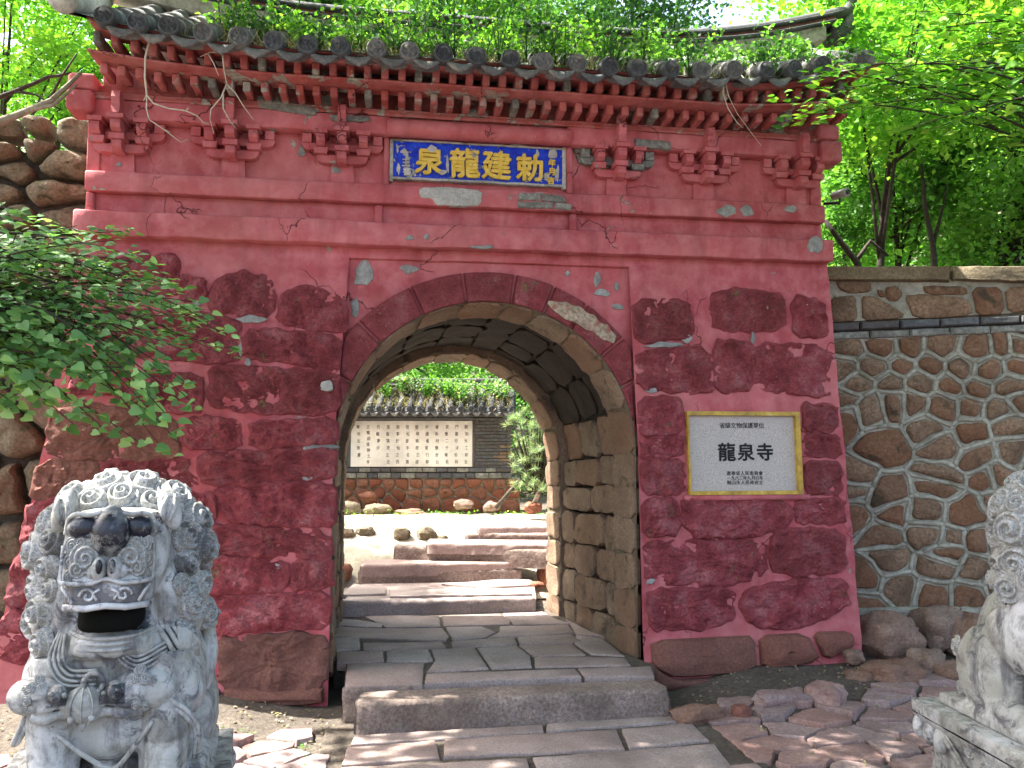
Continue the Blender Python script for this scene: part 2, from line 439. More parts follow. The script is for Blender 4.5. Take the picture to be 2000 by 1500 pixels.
M['lime'] = m_granite('chipped_lime', (.36, .35, .32), (.52, .51, .48), (.68, .67, .63), sc=35, bumpd=.01, b=.8, stain=(.16, .16, .13))
M['redrock'] = m_granite('rust_red_granite', (.17, .075, .05), (.29, .14, .09), (.40, .24, .16), sc=35, objvar=.6, bumpd=.02)
M['bark'] = m_granite('bark', (.025, .02, .015), (.05, .04, .03), (.09, .075, .06), sc=30, bumpd=.02)
M['twig'] = m_granite('pale_dead_twig', (.45, .38, .30), (.60, .52, .42), (.7, .64, .55), sc=30, bumpd=.003)
M['deadwood'] = m_granite('grey_branch', (.20, .17, .12), (.33, .29, .22), (.45, .40, .32), sc=30, bumpd=.01)
M['pole'] = m_granite('wooden_prop', (.30, .24, .20), (.42, .35, .29), (.52, .45, .38), sc=30, bumpd=.004)
M['whitepanel'] = m_granite('white_inscription_slab', (.80, .80, .79), (.86, .86, .85), (.89, .89, .89), sc=30, bumpd=.001, b=.2, big=2)
M['mouth_shade'] = NT('mouth_shade_black').done((.008, .008, .007), .95, .05)  # flat black put in for the shade inside the lions' mouths
M['ink'] = m_granite('black_ink', (.015, .015, .018), (.02, .02, .024), (.03, .03, .035))
M['barestone'] = m_granite('bare_tan_granite', (.22, .16, .11), (.42, .34, .25), (.62, .54, .42), sc=40, bumpd=.012, b=1, stain=(.30, .07, .065), big=6)
M['render_coat'] = m_granite('grey_render_coat', (.22, .22, .21), (.32, .32, .31), (.44, .44, .43), sc=30, bumpd=.006, b=.6)
M['metal_white'] = m_granite('weathered_camera_housing', (.35, .36, .36), (.42, .43, .43), (.5, .5, .5), bumpd=.001, b=.1, spec=.5, rough=.4)
n = NT('black_glass'); M['black'] = n.done((.01, .01, .012), .15, .5)
n = NT('slab_speckled'); a = n.noise(130, 4, .8)
c = n.ramp(a, [(.33, (.24, .20, .17)), (.5, (.46, .41, .375)), (.66, (.60, .545, .51))]); n.bump(n.noise(60, 4), .3, .002)
M['slab'] = n.done(n.mix(n.ramp(n.noise(5, 4), [(.4, 0), (.8, .4)]), c, (.36, .36, .36)), .5, .4)
n = NT('gilt_paint'); M['gold'] = n.bump(n.noise(40, 4), .3, .004).done(n.ramp(n.noise(12, 5, .7), [(.35, (.30, .17, .02)), (.6, (.55, .36, .04)), (.75, (.66, .56, .28))]), .45, .5)
def m_flaky(name, col, col2, thr):
    n = NT(name); g = n.t.nodes.new('ShaderNodeNewGeometry'); n.vec = g.outputs['Position']
    c = n.ramp(n.noise(25, 4), [(.35, col), (.7, col2)])
    msk = n.math('MULTIPLY', n.ramp(n.noise(17, 6, .7, .5), [(thr, 0), (thr + .02, 1)]), 1.0)
    gr = n.ramp(n.noise(45, 4, .7), [(.3, (.18, .18, .15)), (.5, (.45, .45, .42)), (.65, (.66, .66, .66))])
    n.bump(msk, .8, -.004); n.bump(n.noise(60, 4), .4, .003)
    return n.done(n.mix(msk, c, gr), .6, .35)
M['blue'] = m_flaky('flaking_blue_paint', (.004, .02, .42), (.01, .07, .70), .60)
M['yellow'] = m_flaky('flaking_yellow_paint', (.62, .40, .03), (.80, .60, .14), .68)
# carved stone of the lions
n = NT('carved_white_marble')
a = n.noise(3.0, 5, .6); b = n.noise(11, 6, .7, .4)
c = n.ramp(a, [(.35, (.32, .32, .28)), (.55, (.50, .505, .50)), (.72, (.68, .685, .70))])
c = n.mix(n.ramp(b, [(.46, 0), (.64, .8)]), c, (.13, .13, .12))
c = n.mix(n.ramp(n.noise(6, 5, .7, vec=n.stretch(1.6, 1.6, .35)), [(.54, 0), (.66, .75)]), c, (.085, .085, .095))
c = n.mix(n.ramp(n.noise(2.1, 3, .5), [(.52, 0), (.68, .35)]), c, (.30, .27, .14))
c = n.mix(n.ramp(n.noise(120, 3, .7), [(.55, 0), (.75, .4)]), c, (.12, .12, .12))
c = n.mix(n.ramp(n.noise(9, 5, .75, .9), [(.55, 0), (.62, .8)]), c, (.07, .07, .085))
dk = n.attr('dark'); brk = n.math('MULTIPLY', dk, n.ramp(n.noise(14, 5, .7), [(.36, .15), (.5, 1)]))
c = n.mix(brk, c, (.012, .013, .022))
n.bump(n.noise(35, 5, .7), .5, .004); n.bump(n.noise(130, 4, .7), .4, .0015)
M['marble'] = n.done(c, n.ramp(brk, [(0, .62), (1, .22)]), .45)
def m_leaf(name, cols, trans=.5, seed=0):
    n = NT(name); r = n.attr('rnd'); k = len(cols)
    c = n.ramp(r, [(i / max(1, k - 1), cols[i]) for i in range(k)])
    pr = n.b; pr.inputs['Roughness'].default_value = .5; pr.inputs['Specular IOR Level'].default_value = .35
    n.t.links.new(c, pr.inputs['Base Color'])
    tr = n.t.nodes.new('ShaderNodeBsdfTranslucent'); c2 = n.mix(1.0, c, (1.15, 1.25, .5), 'MULTIPLY'); n.t.links.new(c2, tr.inputs['Color'])
    mx = n.t.nodes.new('ShaderNodeMixShader'); mx.inputs[0].default_value = trans
    n.t.links.new(pr.outputs[0], mx.inputs[1]); n.t.links.new(tr.outputs[0], mx.inputs[2]); n.t.links.new(mx.outputs[0], n.o.inputs[0])
    return n.m
M['leaf_lime'] = m_leaf('lime_leaf', [(.06, .20, .03), (.12, .32, .045), (.20, .43, .055), (.33, .52, .09)], .52)
M['leaf_mid'] = m_leaf('green_leaf', [(.05, .14, .035), (.09, .23, .055), (.14, .33, .06), (.24, .45, .09)], .5)
M['leaf_dark'] = m_leaf('dark_leaf', [(.025, .08, .03), (.04, .13, .045), (.07, .18, .055), (.12, .26, .07)], .45)
M['leaf_shrub'] = m_leaf('cool_green_leaf', [(.08, .19, .07), (.14, .31, .12), (.21, .42, .17), (.34, .54, .22)], .45)
M['leaf_pine'] = m_leaf('pine_needle', [(.10, .20, .10), (.18, .30, .16), (.28, .40, .26), (.45, .42, .22)], .35)
M['leaf_straw'] = m_leaf('dry_grass', [(.20, .18, .08), (.34, .30, .16), (.45, .38, .24)], .3)
# ------------------------------------------------------------------ ground
def ground_z(x, y):
    front = 0.0 + 0.13 * min(1, max(0, (x - 1.2) / .6)) * min(1, max(0, (y + 1.0) / .7)) * (1 if y < 3 else 0)
    front += 0.10 * min(1, max(0, (-1.1 - x) / .5)) * min(1, max(0, (y + .9) / .6)) * (1 if y < 3 else 0)
    front += 0.012 * nz(x, y, 0, 2.0)
    t = min(1, max(0, (y - 2.4) / 1.5)); t = t * t * (3 - 2 * t)
    court = .2 + .60 * t + 0.015 * nz(x, y, 3, 1.5)
    if y > 1.8: z = court
    elif y > .3: z = front * (1 - (y - .3) / 1.5) + .1 * (y - .3) / 1.5
    else: z = front
    if abs(x) > 3.2 and y > .6:                              # terraces behind the two retaining walls
        k = min(1, (abs(x) - 3.2) / .8) * min(1, (y - .6) / .8); z = z * (1 - k) + 2.3 * k
    far = max(0.0, y - 8.0); z += .42 * far if y < 60 else .42 * 52
    side = max(0.0, abs(x) - 5.0)
    if y > -3: z += .28 * min(side, 40) * min(1, (y + 3) / 5)
    return z
def grid_sheet(xs, ys, zf):
    vs = [(x, y, zf(x, y)) for y in ys for x in xs]; nx = len(xs)
    fs = [(j * nx + i, j * nx + i + 1, (j + 1) * nx + i + 1, (j + 1) * nx + i) for j in range(len(ys) - 1) for i in range(nx - 1)]
    return vs, fs
def axis(dense0, dense1, step, far0, far1):
    a = list(np.arange(dense0, dense1 + 1e-6, step)); s = step
    while a[-1] < far1: s *= 1.35; a.append(a[-1] + s)
    s = step
    while a[0] > far0: s *= 1.35; a.insert(0, a[0] - s)
    return a
v, f = grid_sheet(axis(-5, 5, .16, -400, 400), axis(-3, 8, .16, -300, 400), ground_z)
tag(mk('ground', v, f, M['soil']), kind='structure')
# pale sandy courtyard behind the gate
def court_z(x, y): return ground_z(x, y) + .008 + .01 * nz(x, y, 7, 8)
v, f = grid_sheet(list(np.arange(-3.0, 2.2, .1)), list(np.arange(2.2, 5.0, .1)), court_z)
tag(mk('courtyard', v, f, M['gravel']), kind='structure')

# ------------------------------------------------------------------ the gate
gate = thing('temple_gate', 'red plastered stone gatehouse with an arched passage and a grey tiled roof', 'gate', (0, 0.9, 0))
AF = (0.035, 1.035, 1.59); AB = (-0.12, 0.90, 1.50); YB = 1.75            # centre x, radius, springing height: front, back
def arch_at(y, extra=0.0):
    t = min(1, max(0, y / YB)); return tuple(AF[i] * (1 - t) + AB[i] * t + (extra if i == 1 else 0) for i in range(3))
def xin(z, side):     # inner edge of a pier
    t = min(1, max(0, (z - 1.6) / 1.3))
    return (-1.0 + .08 * t) if side < 0 else (1.07 - .033 * t)
def xout(z, side):
    if side > 0: return 2.56 + .045 * (3 - z) * .8
    return -2.62 - .11 * max(0, 3 - z) - .05 * max(0, 1.6 - z)
def pier(side):
    zs = list(np.linspace(0.0, 2.98, 60)); us = list(np.linspace(0, 1, 34)); vs = []; nu = len(us)
    for z in zs:
        a, b = xout(z, side) + .014 * nz(side, 3, z, 2.2) + .008 * nz(side, 3, z, 8), xin(z, side)
        for u in us:
            x = a + (b - a) * u; y = ysurf(z) + .008 * nz(x, 0, z, 3.5) + .004 * nz(x, 4, z, 12)
            if z < .3: y -= .03 * (1 - z / .3)
            vs.append((x, y, z))
    fs = []
    for j in range(len(zs) - 1):
        for i in range(nu - 1):
            q = (j * nu + i, j * nu + i + 1, (j + 1) * nu + i + 1, (j + 1) * nu + i); fs.append(q if side < 0 else q[::-1])
    m = MB(); m.add(vs, fs)
    # outer side, back, inner jamb strip
    ring = [[(xout(z, side) + .014 * nz(side, 3, z, 2.2) + .008 * nz(side, 3, z, 8), ysurf(z) + .010 - (.03 * (1 - z / .3) if z < .3 else 0), z) for z in zs], [(xout(z, side), YB, z) for z in zs], [((AB[0] + side * (AB[1] + .02)), YB, z) for z in zs]]
    for a in range(2):
        b = len(m.v); n = len(zs); m.v += ring[a] + ring[a + 1]
        for j in range(n - 1):
            q = (b + j, b + n + j, b + n + j + 1, b + j + 1); m.f.append(q if side > 0 else q[::-1])
    return m
pier(-1).build('pier', M['plaster_low'], gate); pier(1).build('pier', M['plaster_low'], gate)
# recessed arch panel between the piers, cut to the arch
m = MB(); zt = 2.905; N = 48
vin = []; vout = []
for k in range(N + 1):
    a = math.pi * k / N; r = AF[1] + .01
    xi, zi = AF[0] + r * math.cos(a), AF[2] + r * math.sin(a)
    xo = max(xin(2.9, -1) - .05, min(xin(2.9, 1) + .05, AF[0] + r * 1.35 * math.cos(a)))
    vin.append((xi, .035, zi)); vout.append((max(min(xo, 1.12), -1.05), .035, zt if abs(math.cos(a)) < .93 else AF[2] + (zt - AF[2]) * k if False else zt))
for k in range(N):
    b = len(m.v); S = 5
    for s_ in range(S + 1):
        for kk in (k, k + 1):
            t = s_ / S; p = [vin[kk][i] * (1 - t) + vout[kk][i] * t for i in range(3)]
            p[1] += .006 * nz(p[0], 1, p[2], 5); m.v.append(tuple(p))
    for s_ in range(S): m.f.append((b + 2 * s_, b + 2 * s_ + 2, b + 2 * s_ + 3, b + 2 * s_ + 1))
m.build('arch_panel', M['plaster'], gate)
# upper body: lintel zone, frieze, core
def band(name, x0, x1, y0, y1, z0, z1, mat='plaster', step=.07, amp=.006, ns=4, bev=.012, lab=None):
    o = MB().sbox(x0, x1, y0, y1, z0, z1, step, amp, ns, bev).build(name, M[mat], gate)
    if lab: o['label'] = lab
    return o
band('lintel_wall', -2.61, 2.565, 0.0, YB, 2.905, 3.00)
band('frieze', -2.605, 2.53, 0.004, YB - .02, 2.99, 3.78)
band('ledge', -2.65, 2.56, -.10, .02, 2.975, 3.135, amp=.008)
band('moulding', -2.60, 2.525, -.07, .02, 3.272, 3.405, amp=.007)
# small stiles in the recessed strip
for x0, x1 in ((-2.60, -2.55), (-.755, -.70), (.60, .655)):
    band('stile', x0, x1, -.035, .02, 3.137, 3.27, amp=.003)
band('bracket_beam', -2.56, -.66, -.105, .02, 3.74, 3.868, amp=.007)
band('bracket_beam', .57, 2.46, -.105, .02, 3.74, 3.868, amp=.007)
o = MB().tube([(x, -.07 + .004 * nz(x, 0, 0, 4), 3.80 + .004 * nz(x, 3, 0, 3)) for x in np.linspace(-.68, .60, 26)], .062, 12).build('round_beam', M['plaster'], gate)
# cornice: cavetto sheet up to the rafters
prof = [(-.10, 3.868), (-.115, 3.885), (-.10, 3.892), (-.13, 3.900), (-.06, 3.915), (-.06, 3.97)]
xs = np.linspace(-2.56, 2.60, 70); vs = [(x, p[0] + .006 * nz(x, p[1] * 9, 0, 5), p[1] + .005 * nz(x, 5, p[1] * 9, 4)) for p in prof for x in xs]
n_ = len(xs); MB().add(vs, [(j * n_ + i, (j) * n_ + i + 1, (j + 1) * n_ + i + 1, (j + 1) * n_ + i) for j in range(len(prof) - 1) for i in range(n_ - 1)]).build('cornice', M['plaster_worn'], gate)
def lift(x):  # eaves curve up at both ends
    a = max(0, -1.35 - x); b = max(0, x - 1.55); return .095 * a * a + .16 * b * b
def curved_band(name, x0, x1, y0, y1, z0, z1, mat='plaster_worn', k=1.0):
    m = MB().sbox(x0, x1, y0, y1, z0, z1, .09, .005, 5, .006); m.v = [(v[0], v[1], v[2] + lift(v[0]) * k) for v in m.v]
    return m.build(name, M[mat], gate)
curved_band('eave_board', -2.50, 2.64, -.40, -.20, 3.968, 3.984, k=.6)
curved_band('eave_board', -2.46, 2.72, -.545, -.30, 4.062, 4.078, k=1)
curved_band('core_wall', -2.52, 2.60, -.05, 1.85, 3.79, 4.16, k=.2)
for row, (y0, y1, z0, z1, k) in enumerate(((-.43, -.15, 3.986, 4.060, .9), (-.285, -.10, 3.900, 3.966, .55))):
    w_, cnt = .047, 47
    for i in range(cnt):
        x = -2.44 + i * (5.02 / (cnt - 1)) + .006 * nz(i, row, 0, 1.7)
        m = MB().sbox(-w_ / 2, w_ / 2, y0 + .02 * nz(i, row, 9, 2.3), y1, z0, z1, .05, .004, 14, .008)
        m.v = [(v[0] + x, v[1], v[2] + lift(x) * k) for v in m.v]
        o = m.build('rafter_end', M['plaster_worn'] if (i * 7 + row * 3) % 9 else M['oldbrick'], gate, centered=True)
        if not (i * 7 + row * 3) % 9: o['label'] = 'rafter end that has lost its red paint'
# square end posts of the beam
for x0, x1, z0, z1, lab in ((-2.70, -2.54, 3.76, 3.90, None), (-2.69, -2.53, 3.905, 4.01, None), (2.45, 2.62, 3.70, 3.86, None), (2.44, 2.60, 3.865, 3.98, None)):
    band('corner_block', x0, x1, -.17, .03, z0, z1, amp=.006, bev=.02)
# shadow gap line and side lip at the left and right of the frieze
band('corner_post', -2.61, -2.53, -.012, .02, 3.41, 3.76, amp=.003); band('corner_post', 2.44, 2.525, -.012, .02, 3.41, 3.70, amp=.003)

# brackets under the beam
def prism_xz(poly, y0, y1, m):
    p = ccw(poly); n = len(p)
    m.add([(a, y0, b) for a, b in p] + [(a, y1, b) for a, b in p],
          [tuple(range(n)), tuple(range(2 * n - 1, n - 1, -1))] + [(i, n + i, n + (i + 1) % n, (i + 1) % n) for i in range(n)])
def prism_yz(poly, x0, x1, m):
    p = ccw(poly); n = len(p)
    m.add([(x0, a, b) for a, b in p] + [(x1, a, b) for a, b in p],
          [tuple(range(n - 1, -1, -1)), tuple(range(n, 2 * n))] + [(i, (i + 1) % n, n + (i + 1) % n, n + i) for i in range(n)])
def arm_poly(hw, z0, z1):
    c = (z1 - z0) * .75; return [(-hw, z1), (-hw, z0 + c), (-hw + c * .35, z0 + c * .3), (-hw + c, z0), (hw - c, z0), (hw - c * .35, z0 + c * .3), (hw, z0 + c), (hw, z1)]
def nose_poly(y, z0, z1):
    h = z1 - z0; return [(0, z0), (0, z1), (y, z1), (y - .012, z0 + h * .62), (y - .006, z0 + h * .3), (y * .8, z0 + h * .05), (y * .6, z0)]
def rough_v(m, a=.003, s=9): m.v = [(v[0] + a * nz(*v, s), v[1] + a * nz(v[1], v[0], v[2], s), v[2] + a * nz(v[2], v[0], v[1], s)) for v in m.v]; return m
def bracket(x, worn=False, cut=(-.3, .3), dz=0):
    Z = lambda z: z + dz
    def bl(name, fn, mat='plaster'):
        m = MB(); fn(m); m.v = [(v[0] + x, v[1], v[2]) for v in rough_v(m).v]; o = m.build(name, M[mat], par, smooth=False); return o
    par = gate
    par = bl('bracket', lambda m: prism_xz([(-.08, Z(3.41)), (.08, Z(3.41)), (.07, Z(3.60)), (-.07, Z(3.60))], -.022, .01, m))
    mt = 'oldbrick' if worn else 'plaster'
    bl('arm', lambda m: prism_xz(arm_poly(.17, Z(3.535), Z(3.59)), -.06, .01, m))
    lo, hi = max(-.27, cut[0]), min(.27, cut[1])
    bl('arm', lambda m: prism_xz([(max(lo, min(hi, a)), b) for a, b in arm_poly(.27, Z(3.625), Z(3.672))], -.05, .01, m), mt)
    for s in (-1, 1):
        bl('block', lambda m: prism_xz([(s * .14 - .042, Z(3.592)), (s * .14 + .042, Z(3.592)), (s * .14 + .048, Z(3.632)), (s * .14 - .048, Z(3.632))], -.09, .01, m), mt if s > 0 else 'plaster')
        bl('nose', lambda m: prism_yz(nose_poly(-.125, Z(3.634), Z(3.712)), s * .14 - .028, s * .14 + .028, m))
        bl('block', lambda m: m.box(s * .14 - .045, s * .14 + .045, -.14, .01, Z(3.714), Z(3.742)))
        if lo < s * .235 < hi: bl('block', lambda m: m.box(s * .235 - .03, s * .235 + .03, -.06, .01, Z(3.674), Z(3.735)), mt)
    bl('nose', lambda m: prism_yz(nose_poly(-.14, Z(3.520), Z(3.592)), -.03, .03, m))
    bl('block', lambda m: m.box(-.045, .045, -.155, .01, Z(3.594), Z(3.630)))
    bl('nose', lambda m: prism_yz(nose_poly(-.175, Z(3.632), Z(3.714)), -.03, .03, m))
    bl('block', lambda m: m.box(-.05, .05, -.195, .01, Z(3.716), Z(3.744)))
    bl('head', lambda m: prism_yz([(-.09, Z(3.746)), (-.20, Z(3.746)), (-.185, Z(3.80)), (-.20, Z(3.85)), (-.185, Z(3.892)), (-.155, Z(3.90)), (-.12, Z(3.87)), (-.09, Z(3.87))], -.026, .026, m))
for x, wn, ct in ((-2.39, False, (-.1, .3)), (-1.69, False, (-.3, .3)), (-.975, False, (-.3, .3)), (.95, True, (-.3, .3)), (1.60, False, (-.3, .3)), (2.32, False, (-.3, .14))):
    bracket(x, wn, ct)

# red granite blocks of the two piers, outlined from the survey
LP = [[(262,500),(300,497),(342,505),(346,560),(330,575),(262,560)], [(357,545),(395,548),(396,580),(360,585)],
 [(423,554),(480,535),(507,543),(534,565),(525,612),(472,612),(412,600)], [(560,571),(612,562),(644,582),(672,600),(672,645),(630,641),(546,627)],
 [(483,652),(560,648),(661,662),(655,725),(574,708),(480,694)], [(416,725),(455,717),(655,732),(655,795),(595,808),(472,798),(410,783)],
 [(371,816),(462,825),(465,872),(364,872)], [(493,827),(654,823),(654,860),(495,873)], [(315,614),(395,610),(462,632),(462,700),(416,705),(315,697)],
 [(205,600),(300,612),(305,690),(200,700)], [(160,520),(240,500),(255,570),(200,590),(165,585)],
 [(235,736),(385,730),(392,800),(355,802),(235,796)], [(150,700),(225,712),(222,765),(140,765)],
 [(110,800),(160,785),(225,800),(335,815),(345,880),(330,892),(95,892)], [(390,892),(500,884),(650,880),(650,930),(560,938),(400,945)],
 [(205,905),(300,900),(375,905),(378,948),(200,955)], [(70,905),(190,905),(185,965),(60,975)],
 [(430,955),(600,946),(650,950),(650,1026),(560,1022),(455,1015),(428,985)], [(404,1028),(500,1030),(640,1046),(645,1085),(500,1080),(400,1072)],
 [(400,1088),(560,1098),(556,1150),(384,1158)], [(580,1098),(644,1094),(642,1144),(574,1150)],
 [(388,1172),(500,1166),(642,1160),(638,1222),(520,1228),(400,1235)], [(425,1250),(560,1240),(634,1246),(632,1330),(540,1345),(440,1340)],
 [(40,985),(170,975),(165,1060),(60,1070),(25,1050)], [(330,970),(415,965),(415,1015),(330,1020)], [(20,1085),(120,1080),(125,1180),(10,1180)],
 [(330,1040),(390,1035),(390,1080),(330,1085)], [(135,1085),(320,1085),(320,1180),(135,1180)], [(10,1195),(180,1195),(180,1290),(0,1290)], [(195,1195),(380,1190),(405,1240),(400,1330),(200,1330)]]
RP = [[(1240,592),(1340,588),(1352,655),(1246,668)], [(1390,578),(1450,566),(1525,580),(1530,640),(1400,645)], [(1552,582),(1606,590),(1610,656),(1556,655)],
 [(1246,690),(1380,680),(1390,758),(1340,765),(1250,755)], [(1397,672),(1466,668),(1466,758),(1402,765)], [(1482,672),(1612,680),(1618,766),(1590,772),(1480,755)],
 [(1252,778),(1325,782),(1328,840),(1255,850)], [(1572,790),(1628,795),(1630,838),(1574,838)], [(1258,860),(1328,852),(1330,888),(1258,892)], [(1256,902),(1330,900),(1332,958),(1260,963)],
 [(1577,850),(1636,855),(1636,888),(1577,888)], [(1577,905),(1636,905),(1638,960),(1577,962)], [(1340,978),(1432,972),(1536,984),(1538,1024),(1460,1044),(1368,1048),(1334,1012)],
 [(1558,980),(1640,976),(1642,1018),(1558,1018)], [(1512,1048),(1556,1034),(1642,1040),(1646,1112),(1564,1120),(1508,1108)], [(1265,1062),(1380,1058),(1494,1060),(1492,1116),(1420,1138),(1266,1138)],
 [(1258,982),(1316,976),(1324,1040),(1262,1045)], [(1456,1156),(1556,1134),(1648,1136),(1650,1182),(1556,1224),(1488,1220),(1450,1188)], [(1270,1152),(1430,1154),(1430,1204),(1372,1224),(1272,1226)]]
def pier_fn(u, v, h): return (u, ysurf(v) - h - (.03 * (1 - v / .3) if v < .3 else 0), v)
for i, poly in enumerate(LP + RP):
    if i < len(LP):
        pts = [Wf(*p) for p in poly]; pts = [(max(p[0], xout(p[1], -1) + .01), max(p[1], .03)) for p in pts]
    else: pts = [Wf(*p) for p in poly]
    brown = i in (13, 22, 16)
    o = put_stone('stone', M['basestone'] if brown else M['redstone'], gate, [(a + .030 * math.copysign(1, a - sum(q[0] for q in pts) / len(pts)), b + .024 * math.copysign(1, b - sum(q[1] for q in pts) / len(pts))) for a, b in pts], pier_fn, .012 + .012 * ((i * 7) % 5) / 4, rough=.026, ns=9, step=.019, rings=13, dome=.35, edge=.018, seed=i, rnd=1, wob=.022)
    if brown: o['label'] = 'block where the red paint has worn off'
base = [[(440,1338),(540,1347),(632,1334),(634,1372),(440,1380)], [(240,1335),(400,1335),(434,1345),(434,1385),(240,1380)], [(1264,1288),(1290,1312),(1312,1324),(1400,1320),(1400,1345),(1270,1345)], [(1270,1250),(1420,1243),(1470,1240),(1475,1308),(1312,1322),(1272,1300)], [(1480,1240),(1575,1236),(1600,1290),(1482,1306)], [(1585,1234),(1660,1232),(1664,1262),(1606,1288)]]
for i, poly in enumerate(base):
    pts = [Wf(*p) for p in poly]
    put_stone('base_stone', M['basestone'], gate, pts, pier_fn, .06, rough=.022, ns=6, step=.04, rings=5, dome=.3, edge=.04, seed=90 + i, rnd=1)['label'] = 'bare reddish foundation stone'

# arch ring stones
joints = [0, .22, .45, .70, .98, 1.19, 1.42, 1.72, 2.02, 2.36, 2.68, 2.93, math.pi]
def ring_fn(u, v, h): return (u, .03 - h, v)
for i in range(len(joints) - 1):
    a0, a1 = joints[i] + .008, joints[i + 1] - .008; ri, ro = AF[1] + .003, AF[1] + .215
    P = [(AF[0] + ri * math.cos(a), AF[2] + ri * math.sin(a)) for a in np.linspace(a0, a1, 5)] + [(AF[0] + ro * math.cos(a), AF[2] + ro * math.sin(a)) for a in np.linspace(a1, a0, 5)]
    P = clip(clip(P, 1, 0, 1.066), -1, 0, .985)
    P = [(max(xin(q[1], -1) - 0.0, min(xin(q[1], 1), q[0])), q[1]) for q in P]
    if len(P) > 3: put_stone('arch_stone', M['redstone'] if i not in (4,) else M['redstone'], gate, P, ring_fn, .038, rough=.008, ns=9, step=.04, rings=3, dome=.1, edge=.012, seed=i + 40, rnd=0, sink=.05)

# passage: jambs and vault of separate stones
Hj = 1.45
def vault_fn(extra):
    def fn(u, v, h):
        cx, Rr, cz = arch_at(u, extra); Rr -= h; z0 = .12; tot = Hj + math.pi + Hj
        if v < Hj: return (cx + Rr, u, z0 + (cz - z0) * v / Hj)
        if v < Hj + math.pi: a = v - Hj; return (cx + Rr * math.cos(a), u, cz + Rr * math.sin(a))
        return (cx - Rr, u, cz - (cz - z0) * (v - Hj - math.pi) / Hj)
    return fn
# mortar skin behind them
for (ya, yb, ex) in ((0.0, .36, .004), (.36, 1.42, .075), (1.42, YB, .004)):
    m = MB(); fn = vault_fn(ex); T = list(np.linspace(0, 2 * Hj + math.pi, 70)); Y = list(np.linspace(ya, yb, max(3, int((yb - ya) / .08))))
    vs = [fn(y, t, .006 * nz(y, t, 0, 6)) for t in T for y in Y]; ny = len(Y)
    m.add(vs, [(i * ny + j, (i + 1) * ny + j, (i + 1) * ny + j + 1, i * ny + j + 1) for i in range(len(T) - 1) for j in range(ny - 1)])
    m.build('passage_mortar', M['mortar_dark'] if ex < .01 else M['soot_shade'], gate)
for (y_, r0, r1) in ((.36, .004, .075), (1.42, .004, .075), (YB, .004, .40)):     # edges of the ribs and the back face
    m = MB(); T = list(np.linspace(0, 2 * Hj + math.pi, 60)); A, B_ = vault_fn(r0), vault_fn(r1)
    vs = [A(y_, t, 0) for t in T] + [B_(y_, t, 0) for t in T]; k = len(T)
    m.add(vs, [(i, i + 1, k + i + 1, k + i) for i in range(k - 1)]); m.build('vault_rib', M['tanstone'], gate)
rs = random.Random(5)
def course(ya, yb, ex, T, ws, mat_of, H=.02, stagger=True):
    fn0 = vault_fn(ex)
    for k in range(len(T) - 1):
        y = ya; first = True
        while y < yb - .02:
            wd = rs.uniform(*ws) * (.55 if first and k % 2 else 1); first = False
            y2 = y + wd
            if yb - y2 < ws[0] * .5: y2 = yb
            g = .005; P = [(y + g, T[k] + g), (min(y2, yb) - g, T[k] + g), (min(y2, yb) - g, T[k + 1] - g), (y + g, T[k + 1] - g)]
            P = [(a + rs.uniform(-.008, .008), b + rs.uniform(-.022, .022)) for a, b in P]
            P = [(min(max(a, ya + .001), yb - .001), b) for a, b in P]
            put_stone('passage_stone', mat_of(k), gate, P, lambda u, v, h: fn0(u, v, h), H * rs.uniform(.6, 1.3), flip=True, rough=.012, ns=7, step=.05, rings=4, dome=.02, edge=.005, wob=.012, seed=rs.random() * 50, rnd=1)
            y = y2
arc = [Hj + a for a in (0, .30, .62, .95, 1.22, 1.45, 1.75, 2.05, 2.4, 2.75, math.pi)]
jr = [0, .24, .50, .74, 1.0, 1.22, Hj]; jl = [Hj + math.pi + Hj - a for a in reversed(jr)]
tan = lambda k: M['tanstone']
course(0.01, .36, 0.0, jr, (.36, .4), tan, .012); course(0.01, .36, 0.0, arc, (.36, .4), tan, .012); course(0.01, .36, 0.0, jl, (.36, .4), tan, .012)
course(1.42, YB, 0.0, jr, (.36, .4), tan, .012); course(1.42, YB, 0.0, arc, (.36, .4), tan, .012); course(1.42, YB, 0.0, jl, (.36, .4), tan, .012)
course(.37, 1.41, .045, jr, (.34, .6), tan, .03); course(.37, 1.41, .045, jl, (.34, .6), tan, .03)
course(.37, 1.41, .07, arc, (.25, .5), lambda k: M['tanstone'] if k in (0,) else M['soot_shade'], .02)

# exposed masonry where plaster fell off the moulding
def patch(name, px, mat, y=-.076, H=.012, lab=None, gl=1):
    pts = [(Wy(a, b, y).x, Wy(a, b, y).z) for a, b in px]
    o = put_stone(name, M[mat], gate, pts, lambda u, v, h: (u, y + .012 - h, v), H, rough=.008, ns=16, step=.02, rings=3, dome=.2, edge=.008, seed=px[0][0], rnd=gl, wob=.006)
    if lab: o['label'] = lab
patch('lime_patch', [(818,366),(880,365),(944,372),(940,402),(900,403),(850,400),(845,388),(818,386)], 'lime', lab='whitish lime core showing where red plaster fell off')
for q in ([(1014,376),(1052,378),(1052,391),(1012,392)], [(1056,378),(1100,382),(1108,396),(1056,393)], [(1010,393),(1080,395),(1080,408),(1012,406)], [(1083,395),(1117,398),(1117,411),(1083,409)]):
    patch('exposed_brick', q, 'oldbrick', H=.02, gl=0, lab='bare grey brick under the blue plaque')
